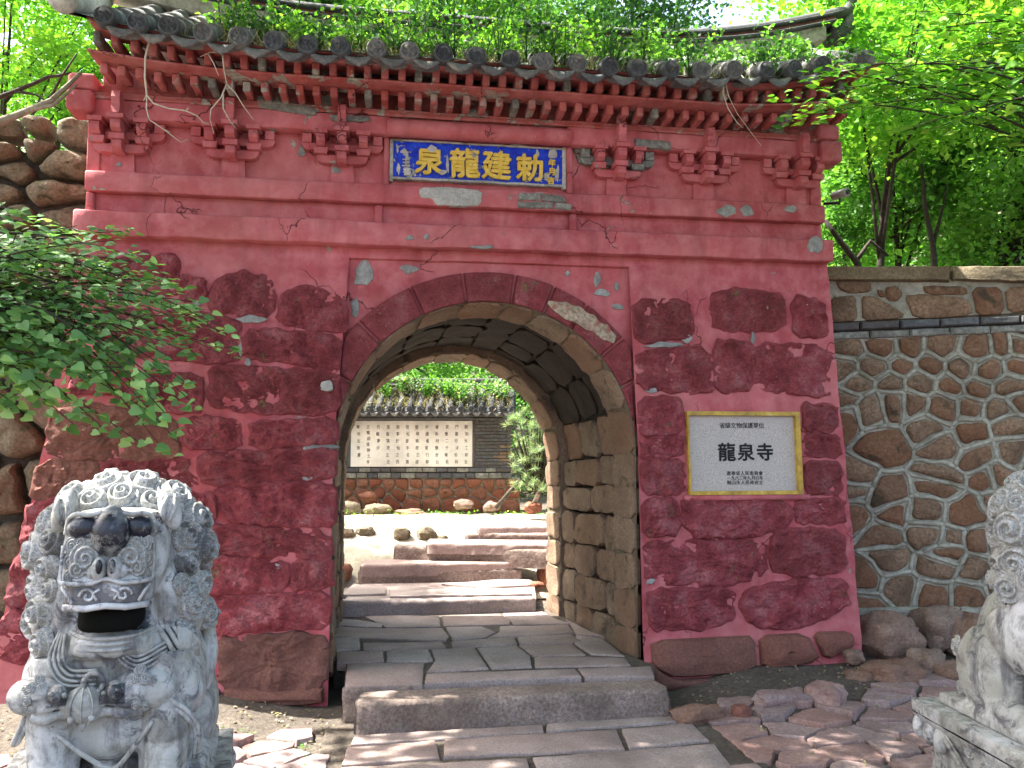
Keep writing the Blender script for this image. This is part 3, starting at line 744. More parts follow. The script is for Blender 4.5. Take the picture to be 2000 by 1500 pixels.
for q in ([(1120,285),(1170,288),(1172,300),(1122,298)], [(1125,302),(1160,304),(1162,318),(1130,318)], [(1165,304),(1192,306),(1190,330),(1168,326)], [(1240,270),(1310,276),(1310,292),(1240,288)], [(1248,295),(1278,297),(1278,310),(1248,308)]):
    patch('exposed_brick', q, 'oldbrick', y=-.115 if q[0][1] < 280 and q[0][0] > 1200 else -.02, H=.016, gl=0, lab='bare grey brick beside the bracket right of the plaque')
for q in ([(500,190),(560,196),(620,212),(615,226),(545,215),(505,208)],[(640,222),(720,226),(725,236),(650,236)],[(900,208),(950,214),(955,228),(905,226)]):
    patch('lime_patch', q, 'oldbrick', y=-.125, H=.008, lab='flaked patch in the cornice')
def blob(cx, cy, rx, ry, seed, n=11):
    r_ = random.Random(seed); return [(cx + rx * math.cos(2 * math.pi * i / n) * r_.uniform(.55, 1.15), cy + ry * math.sin(2 * math.pi * i / n) * r_.uniform(.55, 1.15)) for i in range(n)]
def flake(cx, cy, rx, ry, y, mat='render_coat', seed=0, lab='grey patch where the red paint has flaked'):
    pts = [(Wy(a, b, y).x, Wy(a, b, y).z) for a, b in blob(cx, cy, rx, ry, cx + cy + seed)]
    o = put_stone('paint_flake', M[mat], gate, pts, lambda u, v, h: (u, y + .003 - h, v), .004, rough=.0015, ns=16, step=.018, rings=2, dome=.0, edge=.003, seed=cx, rnd=1, wob=.010, sink=.02); o['label'] = lab
for a in ((708, 535, 22, 30, .028), (798, 525, 18, 12, .028), (693, 598, 9, 22, .028), (1165, 545, 8, 16, .028), (1178, 572, 18, 10, .028), (1208, 600, 16, 7, .028), (1108, 534, 6, 6, .028), (1205, 560, 6, 10, .028)): flake(*a)
for a in ((1420, 412, 20, 12, -.076), (1460, 412, 14, 12, -.076), (1545, 408, 12, 9, -.076), (800, 465, 10, 5, -.107), (833, 462, 6, 7, -.107), (940, 482, 30, 4, -.107), (1590, 478, 16, 20, -.107), (655, 332, 12, 10, -.026), (680, 348, 5, 6, -.004), (588, 295, 8, 12, -.004), (232, 322, 6, 5, -.026)): flake(*a)
def flakef(cx, cy, rx, ry, mat='render_coat', off=.045):
    pts = [Wf(a, b) for a, b in blob(cx, cy, rx, ry, cx)]
    o = put_stone('paint_flake', M[mat], gate, pts, lambda u, v, h: (u, ysurf(v) - h - off + .036, v), .006, rough=.002, ns=16, step=.018, rings=2, dome=.0, edge=.003, seed=cx, rnd=1, wob=.012, sink=.05); o['label'] = 'grey mortar showing where the paint has flaked'
for a in ((490, 624, 30, 9), (625, 874, 34, 9), (470, 680, 7, 16), (486, 708, 9, 8), (1300, 674, 42, 8), (1272, 762, 14, 8), (1340, 662, 12, 9), (1290, 843, 30, 7), (1470, 660, 5, 14), (1270, 915, 14, 6), (1500, 600, 10, 6), (384, 590, 12, 8), (545, 1108, 10, 10), (530, 1140, 8, 10), (600, 932, 16, 5), (1270, 1134, 9, 7)): flakef(*a)
for a in ((640, 755, 20, 14), (1160, 600, 1, 1)): flakef(*a, mat='lime', off=.070)
pts = [(Wy(a, b, 0).x, Wy(a, b, 0).z) for a, b in [(1066, 590), (1100, 588), (1140, 606), (1180, 632), (1206, 660), (1196, 672), (1160, 650), (1120, 630), (1085, 612)]]
o = put_stone('paint_flake', M['barestone'], gate, pts, lambda u, v, h: (u, -.010 - h, v), .008, rough=.004, ns=22, step=.012, rings=3, dome=.0, edge=.004, seed=3, rnd=1, wob=.022, sink=.03); o['label'] = 'large pale bare patch on the arch ring'
# carried floor slabs of the passage are in the path section

# ------------------------------------------------------------------ roof of the gate
EY, EZ = -.60, 4.085; RY, RZ = .50, 4.74
def roof_pt(x, t, up=0.0):
    """t 0 at the eave, 1 at the ridge, concave"""
    y = EY + (RY - EY) * t; z = EZ + (RZ - EZ) * (.82 * t + .18 * t * t) + lift(x) * (1 - .3 * t) + up; return Vector((x, y, z))
xs = list(np.linspace(-2.62, 2.62, 60)); ts = list(np.linspace(0.02, 1, 10))
vs = [roof_pt(x, t, -.035) for t in ts for x in xs]; nx = len(xs)
fs = [(j * nx + i, j * nx + i + 1, (j + 1) * nx + i + 1, (j + 1) * nx + i) for j in range(len(ts) - 1) for i in range(nx - 1)]
b = len(vs); vs += [roof_pt(x, t, -.055) for t in ts for x in xs]; fs += [tuple(q + b for q in f_[::-1]) for f_ in fs]
mk('roof_bed', vs, fs, M['tile'], gate)
vs = [Vector((x, 2 * RY - roof_pt(x, t).y, roof_pt(x, t).z - .03)) for t in (0, .33, .66, 1) for x in xs]
mk('rear_roof', vs, [(j * nx + i + 1, j * nx + i, (j + 1) * nx + i, (j + 1) * nx + i + 1) for j in range(3) for i in range(nx - 1)], M['tile'], gate)
def disc_mesh():
    """round tile end with raised rim, ring and a small boss pattern"""
    vs = []; fs = []; nr = [(0, .010), (.012, .012), (.020, .004), (.030, .009), (.038, .003), (.046, .003), (.050, .012), (.058, .012), (.061, .004), (.061, -.03)]; n = 22
    for r, h in nr:
        for k in range(n):
            a = 2 * math.pi * k / n; hh = h * 1.5 + (.007 * math.sin(a * 5 + r * 60) if .01 < r < .04 else 0)
            vs.append((r * math.cos(a), -hh, r * math.sin(a)))
    for i in range(len(nr) - 1):
        for k in range(n): fs.append((i * n + k, (i + 1) * n + k, (i + 1) * n + (k + 1) % n, i * n + (k + 1) % n))
    return [( v) for v in vs], [f[::-1] for f in fs]
dv, df = disc_mesh(); dme = bpy.data.meshes.new('tile_end'); dme.from_pydata(dv, [], df); dme.update(); dme.materials.append(M['tiledark']); dme.polygons.foreach_set('use_smooth', [True] * len(df))
dme2 = dme.copy(); dme2.materials.clear(); dme2.materials.append(M['tile'])
# drip tile: hanging scalloped lip
def drip_mesh():
    n = 14; vs = []; fs = []
    rows = [(1.0, 0.0), (1.0, -.004), (.6, -.008), (.0, -.004)]
    for i in range(n + 1):
        u = -1 + 2 * i / n; x = u * .092
        top = -.030 - .02 * (1 - u * u); bot = top - .012 - .045 * (1 - abs(u) ** 1.6) * (1 + .12 * math.cos(u * 14))
        for zz, yy in ((top, .10), (top, -.005), ((top + bot) / 2, -.012), (bot, -.006), (bot, .006), (top - .015, .012)): vs.append((x, yy, zz))
    k = 6
    for i in range(n):
        for j in range(k - 1): fs.append((i * k + j, i * k + j + 1, (i + 1) * k + j + 1, (i + 1) * k + j))
    return vs, fs
pv, pf = drip_mesh(); pme = bpy.data.meshes.new('drip_tile'); pme.from_pydata(pv, [], pf); pme.update(); pme.materials.append(M['tile']); pme.polygons.foreach_set('use_smooth', [True] * len(pf))
EAVE = [(205,33),(270,45),(330,52),(398,65),(468,73),(535,82),(600,89),(665,92),(735,97),(800,102),(866,106),(932,112),(997,117),(1062,122),(1130,126),(1190,132),(1246,135),(1310,138),(1372,140),(1432,138),(1495,139),(1550,136),(1605,128)]
ex = [Wy(a, b, EY) for a, b in EAVE]
for i, p in enumerate(ex):
    x = p.x; dz = p.z - roof_pt(x, 0).z
    m = MB(); rr = random.Random(i)
    broken = i in (14, 17)
    # barrel row: overlapping half-round tiles
    for s_ in range(5):
        t0, t1 = s_ / 5 + .0, (s_ + 1) / 5 + .01
        a, b = roof_pt(x, t0, dz * (1 - t0) + .004), roof_pt(x, t1, dz * (1 - t1) - .004)
        j = rr.uniform(-.004, .004); m.tube([a + Vector((j, 0, 0)), b + Vector((j, 0, 0))], [.061, .053], 12)
    row = m.build('roof_tile', M['tile'], gate)
    d = bpy.data.objects.new('tile_end', dme if i % 5 in (0, 1, 2) else dme2); COL.objects.link(d); d.parent = row
    d.location = Vector((x, EY - .008, p.z)) - root_loc(gate); d.rotation_euler = (R(8), rr.uniform(0, 6), R(rr.uniform(-6, 6))); d.scale = (1, 1, 1)
    if broken: d.scale = (.97, .9, .9)
    if i < len(ex) - 1:
        q = bpy.data.objects.new('drip_tile', pme); COL.objects.link(q); q.parent = gate
        c = (p + ex[i + 1]) / 2; q.location = Vector((c.x, EY + .01, c.z - .005)) - root_loc(gate)
        q.rotation_euler = (R(rr.uniform(-14, 4)), math.atan2(-(ex[i + 1].z - p.z), .21) + R(rr.uniform(-4, 4)), R(rr.uniform(-5, 5)))
# left verge: large rake tiles, coloured lime-white for the sun on that end
m = MB()
m.tube([roof_pt(-2.56, t, .02) + Vector((-.02 * k, 0, 0)) for k, t in enumerate(np.linspace(-.04, 1, 9))], [.075] * 9, 10); rough_v(m, .012, 12)
m.build('verge_tile', M['lime'], gate)
m = MB(); m.tube([roof_pt(2.55, t, .01) for t in np.linspace(0, 1, 9)], [.065] * 9, 10); rough_v(m, .01, 12); m.build('verge_tile', M['tile'], gate)
# ridge with upturned horn at the right end
def ridge_z(x): a = max(0, abs(x) - 1.1); return .085 * a * a + .01 * a
def ridge_band(name, hw, z0, z1, mat, x0=-3.0, x1=3.02, lab=None):
    m = MB().sbox(x0, x1, RY - hw, RY + hw, z0, z1, .10, .006, 5, .01)
    m.v = [(v[0], v[1], v[2] + ridge_z(v[0])) for v in m.v]; o = m.build(name, M[mat], gate)
    if lab: o['label'] = lab
ridge_band('ridge_base', .12, 4.66, 4.78, 'lime', x1=2.84); ridge_band('ridge_course', .15, 4.782, 4.805, 'tiledark', x1=2.92)
ridge_band('ridge_course', .10, 4.807, 4.85, 'basestone', x1=2.94); ridge_band('ridge_course', .13, 4.852, 4.875, 'tiledark', x1=3.0)
m = MB(); m.tube([(x, RY, 4.90 + ridge_z(x)) for x in np.linspace(-3.05, 3.02, 30)] + [(3.10, RY, 5.25), (3.16, RY, 5.36), (3.20, RY, 5.52)], [.05] * 30 + [.05, .035, .012], 10)
m.build('ridge_cap', M['tiledark'], gate)
m = MB(); m.tube([(2.92, RY, 5.02), (3.02, RY, 5.02), (3.10, RY, 5.12), (3.12, RY, 5.25)], [.09, .075, .06, .03], 8); m.build('ridge_horn', M['tiledark'], gate)

# ------------------------------------------------------------------ lettering
def text_mesh(body, size, ext, bold=0.0):
    c = bpy.data.curves.new('lettering', 'FONT'); c.body = body; c.size = size; c.extrude = ext; c.offset = bold
    c.align_x = 'CENTER'; c.align_y = 'CENTER'; c.resolution_u = 3
    o = bpy.data.objects.new('lettering', c); COL.objects.link(o)
    bpy.context.view_layer.update(); dg = bpy.context.evaluated_depsgraph_get()
    me = bpy.data.meshes.new_from_object(o.evaluated_get(dg)); bpy.data.objects.remove(o); bpy.data.curves.remove(c)
    return me
def letter(body, name, size, ext, mat, parent, pos, bold=0.0, sx=1.0, yaw=0.0, tilt=0.0, roll=0.0, lab=None):
    me = text_mesh(body, size, ext, 0.0)
    if bold > .001:                                          # thicken the strokes with slightly shifted layers
        vs = [tuple(v.co) for v in me.vertices]; fs = [tuple(p.vertices) for p in me.polygons]; V = []; F = []
        for k, (dx, dy) in enumerate(((0, 0), (1, .3), (-1, -.3), (.2, 1), (-.2, -1), (.7, .8), (-.7, -.8))):
            b_ = len(V); V += [(a + dx * bold, b + dy * bold, c + k * .00035 * (1 if ext > .003 else .3)) for a, b, c in vs]; F += [tuple(q + b_ for q in f) for f in fs]
        me = bpy.data.meshes.new(name); me.from_pydata(V, [], F); me.update()
    if len(me.vertices):   # centre it on its own outline
        co = np.array([v.co[:] for v in me.vertices]); mid = (co.max(0) + co.min(0)) / 2
        me.transform(Matrix.Translation((-mid[0], -mid[1], 0)))
    me.materials.clear(); me.materials.append(mat)
    o = bpy.data.objects.new(name, me); COL.objects.link(o); o.parent = parent
    o.location = Vector(pos) - root_loc(parent); o.scale = (sx, 1, 1)
    o.rotation_euler = (Matrix.Rotation(yaw, 3, 'Z') @ Matrix.Rotation(R(90) + tilt, 3, 'X') @ Matrix.Rotation(roll, 3, 'Z')).to_euler()
    if lab: o['label'] = lab
    return o

# blue name board set in the frieze
def by(px, py, y=-.02): return Wy(px, py, y)
nb = thing('name_board', 'flaking blue name board with raised yellow Chinese characters over the arch', 'sign', (-.045, -.02, 3.46))
m = MB().sbox(-.645, .555, -.045, .02, 3.452, 3.470, .04, .004, 10); m.sbox(-.645, .555, -.03, .02, 3.728, 3.74, .04, .003, 10)
m.sbox(-.66, -.632, -.03, .02, 3.44, 3.74, .04, .003, 10); m.sbox(.55, .58, -.03, .02, 3.44, 3.75, .04, .003, 10); m.build('frame', M['lime'], nb)
MB().sbox(-.632, .55, -.022, .02, 3.470, 3.728, .03, .004, 10).build('panel', M['blue'], nb)
for ch, px, py, sz in (('泉', 839, 314, .200), ('龍', 908, 319, .215), ('建', 970, 323, .212), ('勅', 1034, 328, .200)):
    letter(ch, 'character', sz, .009, M['yellow'], nb, by(px, py, -.036), bold=.0060, roll=R({'泉': -1, '龍': 1.5, '建': -2, '勅': 1}[ch]))
for ch, px, py in (('年', 1078, 318), ('月', 1077, 336), ('吉', 1076, 353)):
    letter(ch, 'character', .055, .005, M['yellow'], nb, by(px, py, -.030), bold=.002)
for ch, px, py in (('王', 793, 318), ('書', 795, 335)):
    letter(ch, 'character', .06, .005, M['lime'], nb, by(px, py, -.030), bold=.002)
for k, (cx_, cy_, rx_, ry_) in enumerate(((795, 318, 5, 22), (790, 296, 8, 7), (800, 340, 9, 8), (778, 330, 4, 12), (845, 292, 13, 7), (874, 318, 3, 20), (865, 338, 8, 5), (925, 305, 6, 6), (1080, 300, 12, 14), (1088, 340, 6, 20), (1068, 345, 6, 12), (1010, 284, 22, 4), (1050, 300, 5, 9), (930, 345, 10, 4), (776, 290, 3, 10), (1030, 350, 6, 6))):
    r_ = random.Random(k); pts = [(Wy(cx_ + rx_ * math.cos(2 * math.pi * i / 11) * r_.uniform(.5, 1.2), cy_ + ry_ * math.sin(2 * math.pi * i / 11) * r_.uniform(.5, 1.2), -.03)) for i in range(11)]
    fr_ = .045 if k in (4, 7, 6) else .0235
    put_stone('paint_loss', M['lime'], nb, [(q.x, q.z) for q in pts], lambda u, v, h: (u, -fr_ - h, v), .003, rough=.001, ns=20, step=.012, rings=2, dome=0, edge=.002, seed=k, rnd=1, wob=.008, sink=.01)
# side cheeks of the board (red)
band('stile', -.70, -.662, -.04, .02, 3.41, 3.745, amp=.003); band('stile', .582, .625, -.04, .02, 3.41, 3.745, amp=.003)

# stone plate on the right pier
x0, x1, z0, z1 = 1.421, 2.262, 1.297, 1.876
pl = thing('stone_plate', 'pale speckled stone plate with black Chinese lettering in a gilt recess', 'sign', ((x0 + x1) / 2, ysurf(1.3), z0))
ti = math.atan(BAT); fy = lambda z, d=0: ysurf(z) - d
def q_box(m, xa, xb, za, zb, da, db):   # da: front offset, db: back offset from battered face
    m.add([(xa, fy(za, da), za), (xb, fy(za, da), za), (xb, fy(za, db), za), (xa, fy(za, db), za), (xa, fy(zb, da), zb), (xb, fy(zb, da), zb), (xb, fy(zb, db), zb), (xa, fy(zb, db), zb)],
          [(3, 2, 1, 0), (4, 5, 6, 7), (0, 1, 5, 4), (1, 2, 6, 5), (2, 3, 7, 6), (3, 0, 4, 7)])
m = MB(); q_box(m, x0 + .012, x1 - .012, z0 + .012, z1 - .012, .008, -.02); m.build('slab', M['slab'], pl, smooth=False)
for xa, xb, za, zb in ((x0, x1, z1 - .028, z1), (x0, x1, z0 - .004, z0 + .022), (x0, x0 + .012, z0 + .0225, z1 - .0285), (x1 - .035, x1, z0 + .0225, z1 - .0285)):
    m = MB(); q_box(m, xa, xb, za, zb, .040, -.01); m.build('frame_edge', M['gold'], pl, smooth=False)
m = MB(); q_box(m, x0 - .03, x1 + .05, z0 - .04, z0 - .0045, .034, -.01); rough_v(m, .004, 9); m.build('sill', M['plaster'], pl)
pc = (x0 + x1) / 2 - .012
def pt(x, z): return (x, fy(z, .010), z)
def line(s, z, size, gap, bold=0.0, cx=pc):
    n = len(s)
    for i, ch in enumerate(s): letter(ch, 'character', size, .001, M['ink'], pl, pt(cx + (i - (n - 1) / 2) * gap, z), bold=bold, tilt=-ti)
line('省級文物保護單位', z1 - .098, .043, .042, .0003, cx=pc + .005)
for i, (ch, sz) in enumerate((('龍', .135), ('泉', .13), ('寺', .13))): letter(ch, 'character', sz, .001, M['ink'], pl, pt(pc - .115 + i * .142, z1 - .285), bold=.0032, tilt=-ti)
line('遼寧省人民委員會', z0 + .145, .032, .034, .0002, cx=pc + .012)
line('一九六三年九月公布', z0 + .112, .030, .030, .0002, cx=pc + .012)
line('鞍山市人民政府立', z0 + .080, .032, .034, .0002, cx=pc + .012)
# ------------------------------------------------------------------ path, steps, flagstones
C7 = lambda pts: [(620 + a * .35, 980 + b * .35) for a, b in pts]
path = bpy.data.objects.new('path', None); COL.objects.link(path); path.location = (0, -.6, 0); path['kind'] = 'structure'
def flat(z): return lambda u, v, h: (u, v, z + h)
def slab(parent, pts, z, T, mat='pave', name='paving_slab', px=True, **kw):
    P = [(Wz(a, b, z).x, Wz(a, b, z).y) for a, b in pts] if px else pts
    k = dict(rough=.004, ns=6, step=.06, rings=3, dome=.0, edge=.006, rnd=0, sink=T, seed=len(bpy.data.objects), wob=.006); k.update(kw)
    k.setdefault('q', 0); k.pop('q')
    return put_stone(name, M[mat], parent, shrink(P, .004), flat(z - .0), .012, **k)
def shrink(P, d):
    cx = sum(p[0] for p in P) / len(P); cy = sum(p[1] for p in P) / len(P); o = []
    for p in P:
        dx, dy = cx - p[0], cy - p[1]; o.append((p[0] + math.copysign(min(d, abs(dx)), dx), p[1] + math.copysign(min(d, abs(dy)), dy)))
    return o
# platform inside and in front of the arch
pb = [Wz(a, b, .17) for a, b in C7([(150, 1050), (1880, 985), (1880, 930), (1700, 850), (1330, 600), (80, 635), (40, 700), (90, 900), (160, 915)])]
m = MB(); P = ccw([(p.x, p.y) for p in pb]); n_ = len(P)
m.add([(a, b, -.1) for a, b in P] + [(a, b, .188) for a, b in P], [tuple(range(n_, 2 * n_))] + [(i, (i + 1) % n_, n_ + (i + 1) % n_, n_ + i) for i in range(n_)])
m.build('slab_bedding', M['soil'], path, smooth=False)
PLAT = [[(165,912),(600,905),(588,1028),(150,1042)], [(604,968),(1440,940),(1478,985),(1040,1002),(596,1024)], [(1450,938),(1862,925),(1885,983),(1492,990)],
 [(102,845),(370,840),(374,898),(165,905),(105,900)], [(380,840),(622,832),(648,893),(600,900),(384,898)], [(632,832),(878,820),(960,940),(608,958),(655,893)],
 [(888,824),(1112,808),(1190,868),(1200,930),(972,940)], [(1122,807),(1420,798),(1500,862),(1202,868)], [(1208,876),(1500,870),(1722,882),(1752,920),(1212,932)],
 [(88,766),(238,760),(240,830),(85,838)], [(250,796),(700,790),(722,822),(380,834),(252,832)], [(742,790),(1100,762),(1118,802),(870,816),(752,822)], [(1112,760),(1420,746),(1488,786),(1420,794),(1128,802)],
 [(1440,752),(1600,770),(1715,868),(1524,858),(1432,798)], [(82,702),(330,716),(700,712),(738,758),(718,784),(92,760)], [(712,707),(920,702),(1000,736),(930,768),(752,782)], [(1012,702),(1400,692),(1438,740),(945,770),(1012,736)],
 [(100,652),(368,690),(358,710),(90,698)], [(252,642),(680,642),(690,703),(382,710)], [(692,642),(1020,632),(1080,664),(1078,692),(702,703)], [(1032,630),(1258,620),(1340,664),(1420,688),(1094,694)],
 [(1380,660),(1500,720),(1620,765),(1440,745),(1410,692)]]
for p in PLAT: slab(path, C7(p), .188, .05)
# the two big threshold steps
def block(name, P, z1, T, mat='steprock', parent=path, **kw):
    k = dict(rough=.010, ns=8, step=.06, rings=3, dome=0, edge=.022, rnd=0, sink=T, wob=.012, seed=P[0][0]); k.update(kw)
    return put_stone(name, M[mat], parent, P, flat(z1 - .012), .012, **k)
def fr(px, z): q = Wz(px[0], px[1], z); return (q.x, q.y)
front = [fr(p, .19) for p in ((688, 1374), (1310, 1345), (1278, 1327), (704, 1352))]
def stepblock(name, P, z0, z1, parent, mat='steprock', top=None, amp=.012, lab=None):
    """long hewn block: dense faces so that the rough front shows"""
    a, b, c, d = [Vector((p[0], p[1], 0)) for p in P]           # front-left, front-right, back-right, back-left
    nu, nv, nz_ = 60, 8, 9; m = MB(); vs = []
    rows = []
    for k in range(nz_): t = k / (nz_ - 1); rows.append(('f', t))
    for k in range(1, nv): rows.append(('t', k / (nv - 1)))
    for kind, t in rows:
        for i in range(nu + 1):
            u = i / nu
            F = a.lerp(b, u); B_ = d.lerp(c, u)
            if kind == 'f': p = F.copy(); z = z0 + (z1 - z0) * t; r = 1.0 - .0 * t
            else: p = F.lerp(B_, t); z = z1; r = .25
            e = min(u, 1 - u) * (b - a).length
            n_ = Vector((nz(p.x, p.y, z, 9), nz(p.x + 5, p.y, z, 11) + .7 * nz(p.x, p.y, z, 26), nz(p.x, p.y + 3, z, 9)))
            q = Vector((p.x, p.y, z)) + n_ * amp * r
            if kind == 'f' and t > .85: q.y += .012 * (t - .85) / .15; 
            if e < .03: q += Vector((math.copysign((.03 - e) * .4, .5 - u), (.03 - e) * .5, 0))
            vs.append(q)
    W_ = nu + 1
    m.add(vs, [(j * W_ + i, j * W_ + i + 1, (j + 1) * W_ + i + 1, (j + 1) * W_ + i) for j in range(len(rows) - 1) for i in range(nu)])
    n0 = len(rows)
    # end caps + back
    for i in (0, nu):
        ring = [j * W_ + i for j in range(n0)]; bb = len(m.v); q = m.v[ring[-1]]; m.v.append((q[0], q[1], z0)); f_ = tuple(ring + [bb]); m.f.append(f_ if i else f_[::-1])
    o = m.build(name, M[mat], parent)
    if lab: o['label'] = lab
    return o
stepblock('step', front, -.03, .19, path, lab='massive rough-hewn granite front step')
back2 = [fr(p, .205) for p in ((668, 1336), (840, 1330), (835, 1302), (676, 1302))]
stepblock('step', [fr(p, .192) for p in ((666, 1345), (836, 1338), (836, 1318), (676, 1320))], -.03, .186, path)
# paving in front of the steps
FS = [[(690,1440),(1060,1418),(1063,1433),(683,1459)], [(1066,1417),(1332,1394),(1347,1411),(1066,1432)], [(676,1464),(852,1449),(860,1484),(666,1498)], [(868,1447),(1205,1428),(1222,1467),(864,1483)],
 [(1213,1427),(1350,1414),(1386,1449),(1229,1466)], [(663,1503),(1030,1484),(1048,1540),(648,1562)], [(1040,1483),(1396,1456),(1446,1520),(1058,1540)]]
for p in FS: slab(path, p, .02, .05, rough=.005)
# rows on towards (and under) the viewer
rs = random.Random(3); y = -1.52; XL, XR = -.93, 1.22
while y > -5.5:
    h = rs.uniform(.24, .34); x = XL
    while x < XR - .1:
        w2 = rs.uniform(.35, .75); x2 = min(XR, x + w2)
        if XR - x2 < .2: x2 = XR
        slab(path, [(x + .006, y - h + .006), (x2 - .006, y - h + .006), (x2 - .006, y - .006), (x + .006, y - .006)], .02, .05, px=False, rough=.005); x = x2
    y -= h
m = MB(); m.sbox(-.98, 1.28, -5.5, -.62, -.06, .016, .1, .004, 6); m.build('slab_bedding', M['soil'], path)

# steps beyond, climbing to the courtyard
SX = [  # px of top front edge (left, right), z bottom, z top, camera distance, depth
 ((664, 1176), (1050, 1166), .20, .317, 7.09), ((697, 1115), (1022, 1110), .317, .44, 8.10), ((700, 1103), (1000, 1098), .44, .50, 8.32), ((767, 1067), (1090, 1074), .50, .63, 8.56),
 ((830, 1060), (1100, 1063), .63, .68, 8.85), ((905, 1041), (1110, 1042), .68, .74, 9.10), ((930, 1028), (1115, 1027), .74, .81, 9.42)]
stair = bpy.data.objects.new('courtyard_steps', None); COL.objects.link(stair); stair.location = (.2, 2.6, .2); stair['kind'] = 'structure'
for i, (l, r, z0, z1, D) in enumerate(SX):
    a, b = Wz(*l, z1), Wz(*r, z1)
    if i < len(SX) - 1: dep = SX[i + 1][4] - D + .12
    else: dep = .5
    back = Vector((FH.x, FH.y, 0)) * dep
    stepblock('step', [(a.x, a.y), (b.x, b.y), (b.x + back.x, b.y + back.y), (a.x + back.x, a.y + back.y)], z0 - .06, z1, stair, 'steprock' if i % 2 else 'pave', amp=.007)
T1 = [[(200,462),(388,490),(384,520),(130,525)], [(395,488),(670,470),(780,490),(940,484),(1190,498),(1200,520),(400,535)], [(690,465),(1060,436),(1190,440),(1230,468),(960,482)]]
for p in T1: slab(path, C7(p), .325, .03, rough=.003)
def hit(px, py):
    d = ray(px, py); p = CAM + d * 5
    while p.z > ground_z(p.x, p.y) and (p - CAM).length < 40: p = p + d * .02
    return p
# courtyard edging stones on the left, sunlit
for i, (x, y, rx, ry, rz) in enumerate(((672, 1036, .13, .07, .05), (715, 1033, .10, .06, .05), (785, 1042, .09, .07, .075), (833, 1042, .11, .08, .08), (866, 1046, .05, .05, .04))):
    p = hit(x, y + 10)
    tag(rock('edging_stone', M['fieldstone'], (p.x, p.y, p.z + rz * .6), (rx, ry, rz), None, seed=i, rough=.3), ['squat ochre edging stone nearest the left jamb in the sunny courtyard', 'low ochre edging stone second from the left jamb in the courtyard', 'blocky ochre edging stone third from the left in the sunny courtyard', 'sloping ochre edging stone left of the upper stairs', 'smallest ochre edging stone at the end of the courtyard row'][i], 'stone', 'edging stones in the courtyard')
for i, (x, y, rx, ry, rz, z) in enumerate(((668, 1118, .10, .12, .09, .40), (1062, 1120, .06, .1, .10, .38), (1048, 1142, .07, .05, .03, .33))):
    p = Wz(x, y, z)
    tag(rock('rock', M['redrock'], (p.x, p.y, z), (rx, ry, rz), None, seed=i + 20, rough=.3), ['rusty rock beside the left end of the second step', 'upright stone against the right jamb above the first passage step', 'flat chip of stone on the first tread by the right jamb'][i], 'rock')

# crazy paving: flagstones right and left of the path
flags = bpy.data.objects.new('pavement', None); COL.objects.link(flags); flags.location = (2, -1.5, 0); flags['kind'] = 'structure'
rs = random.Random(21)
def flagfield(x0, x1, y0, y1, inside, n, seed, mat='crazy'):
    rs = random.Random(seed); seeds = []
    tries = 0
    while len(seeds) < n and tries < 9000:
        tries += 1; p = (rs.uniform(x0, x1), rs.uniform(y0, y1))
        if all((p[0] - q[0]) ** 2 + ((p[1] - q[1]) * 1.25) ** 2 > .036 * (1 + .8 * rs.random()) for q in seeds): seeds.append(p)
    B_ = [(x0, y0), (x1, y0), (x1, y1), (x0, y1)]
    for i, c in enumerate(voronoi(seeds, B_, 1.2, .022)):
        if not c or abs(area(c)) < .008 or not inside(*seeds[i]): continue
        z = ground_z(*seeds[i]) + .012 + rs.uniform(-.004, .010); tx, ty = rs.uniform(-.04, .04), rs.uniform(-.03, .03); sx, sy = seeds[i]
        o = put_stone('flagstone', M[mat], flags, c, lambda u, v, h: (u, v, z + h + (u - sx) * tx + (v - sy) * ty), .012, rough=.008, ns=7, step=.04, rings=3, dome=.0, edge=.004, seed=i, rnd=0, sink=.04, wob=.022)
flagfield(1.22, 3.0, -2.6, -.42, lambda x, y: x > 1.24 + .15 * (y + .6) * 0 and y < -.50 and not (1.2 < x < 2.35 and y > -.62), 90, 2)
flagfield(-3.2, -.93, -1.9, -.55, lambda x, y: x < -.95 and (y < -.62 - .2 * rs.random()), 75, 5)
# stones lying along the path edge on the right
LOOSE = [(1365, 1372, .16, .075, .062, 'grey squared stone block lying just right of the front step', 'boulder', .25), (1448, 1368, .05, .05, .05, 'small dark stone wedged between two kerb stones right of the step', 'basestone', 0),
 (1530, 1352, .17, .07, .045, 'long pinkish kerb stone in front of the right pier', 'crazy', .1), (1612, 1350, .09, .10, .07, 'leaning pink kerb stone with a triangular top', 'crazy', .7), (1290, 1345, .05, .06, .05, 'small round stone at the right end of the front step', 'boulder', 0)]
for i, (x, y, a, b, c, lab, mt, an) in enumerate(LOOSE):
    p = Wz(x, y, .12); tag(rock('kerb_stone', M[mt], (p.x, p.y, ground_z(p.x, p.y) + c * .6), (a, b, c), None, seed=i + 3, rough=.3, nu=28, nv=18, ang=an, sq=5), lab, 'stone')
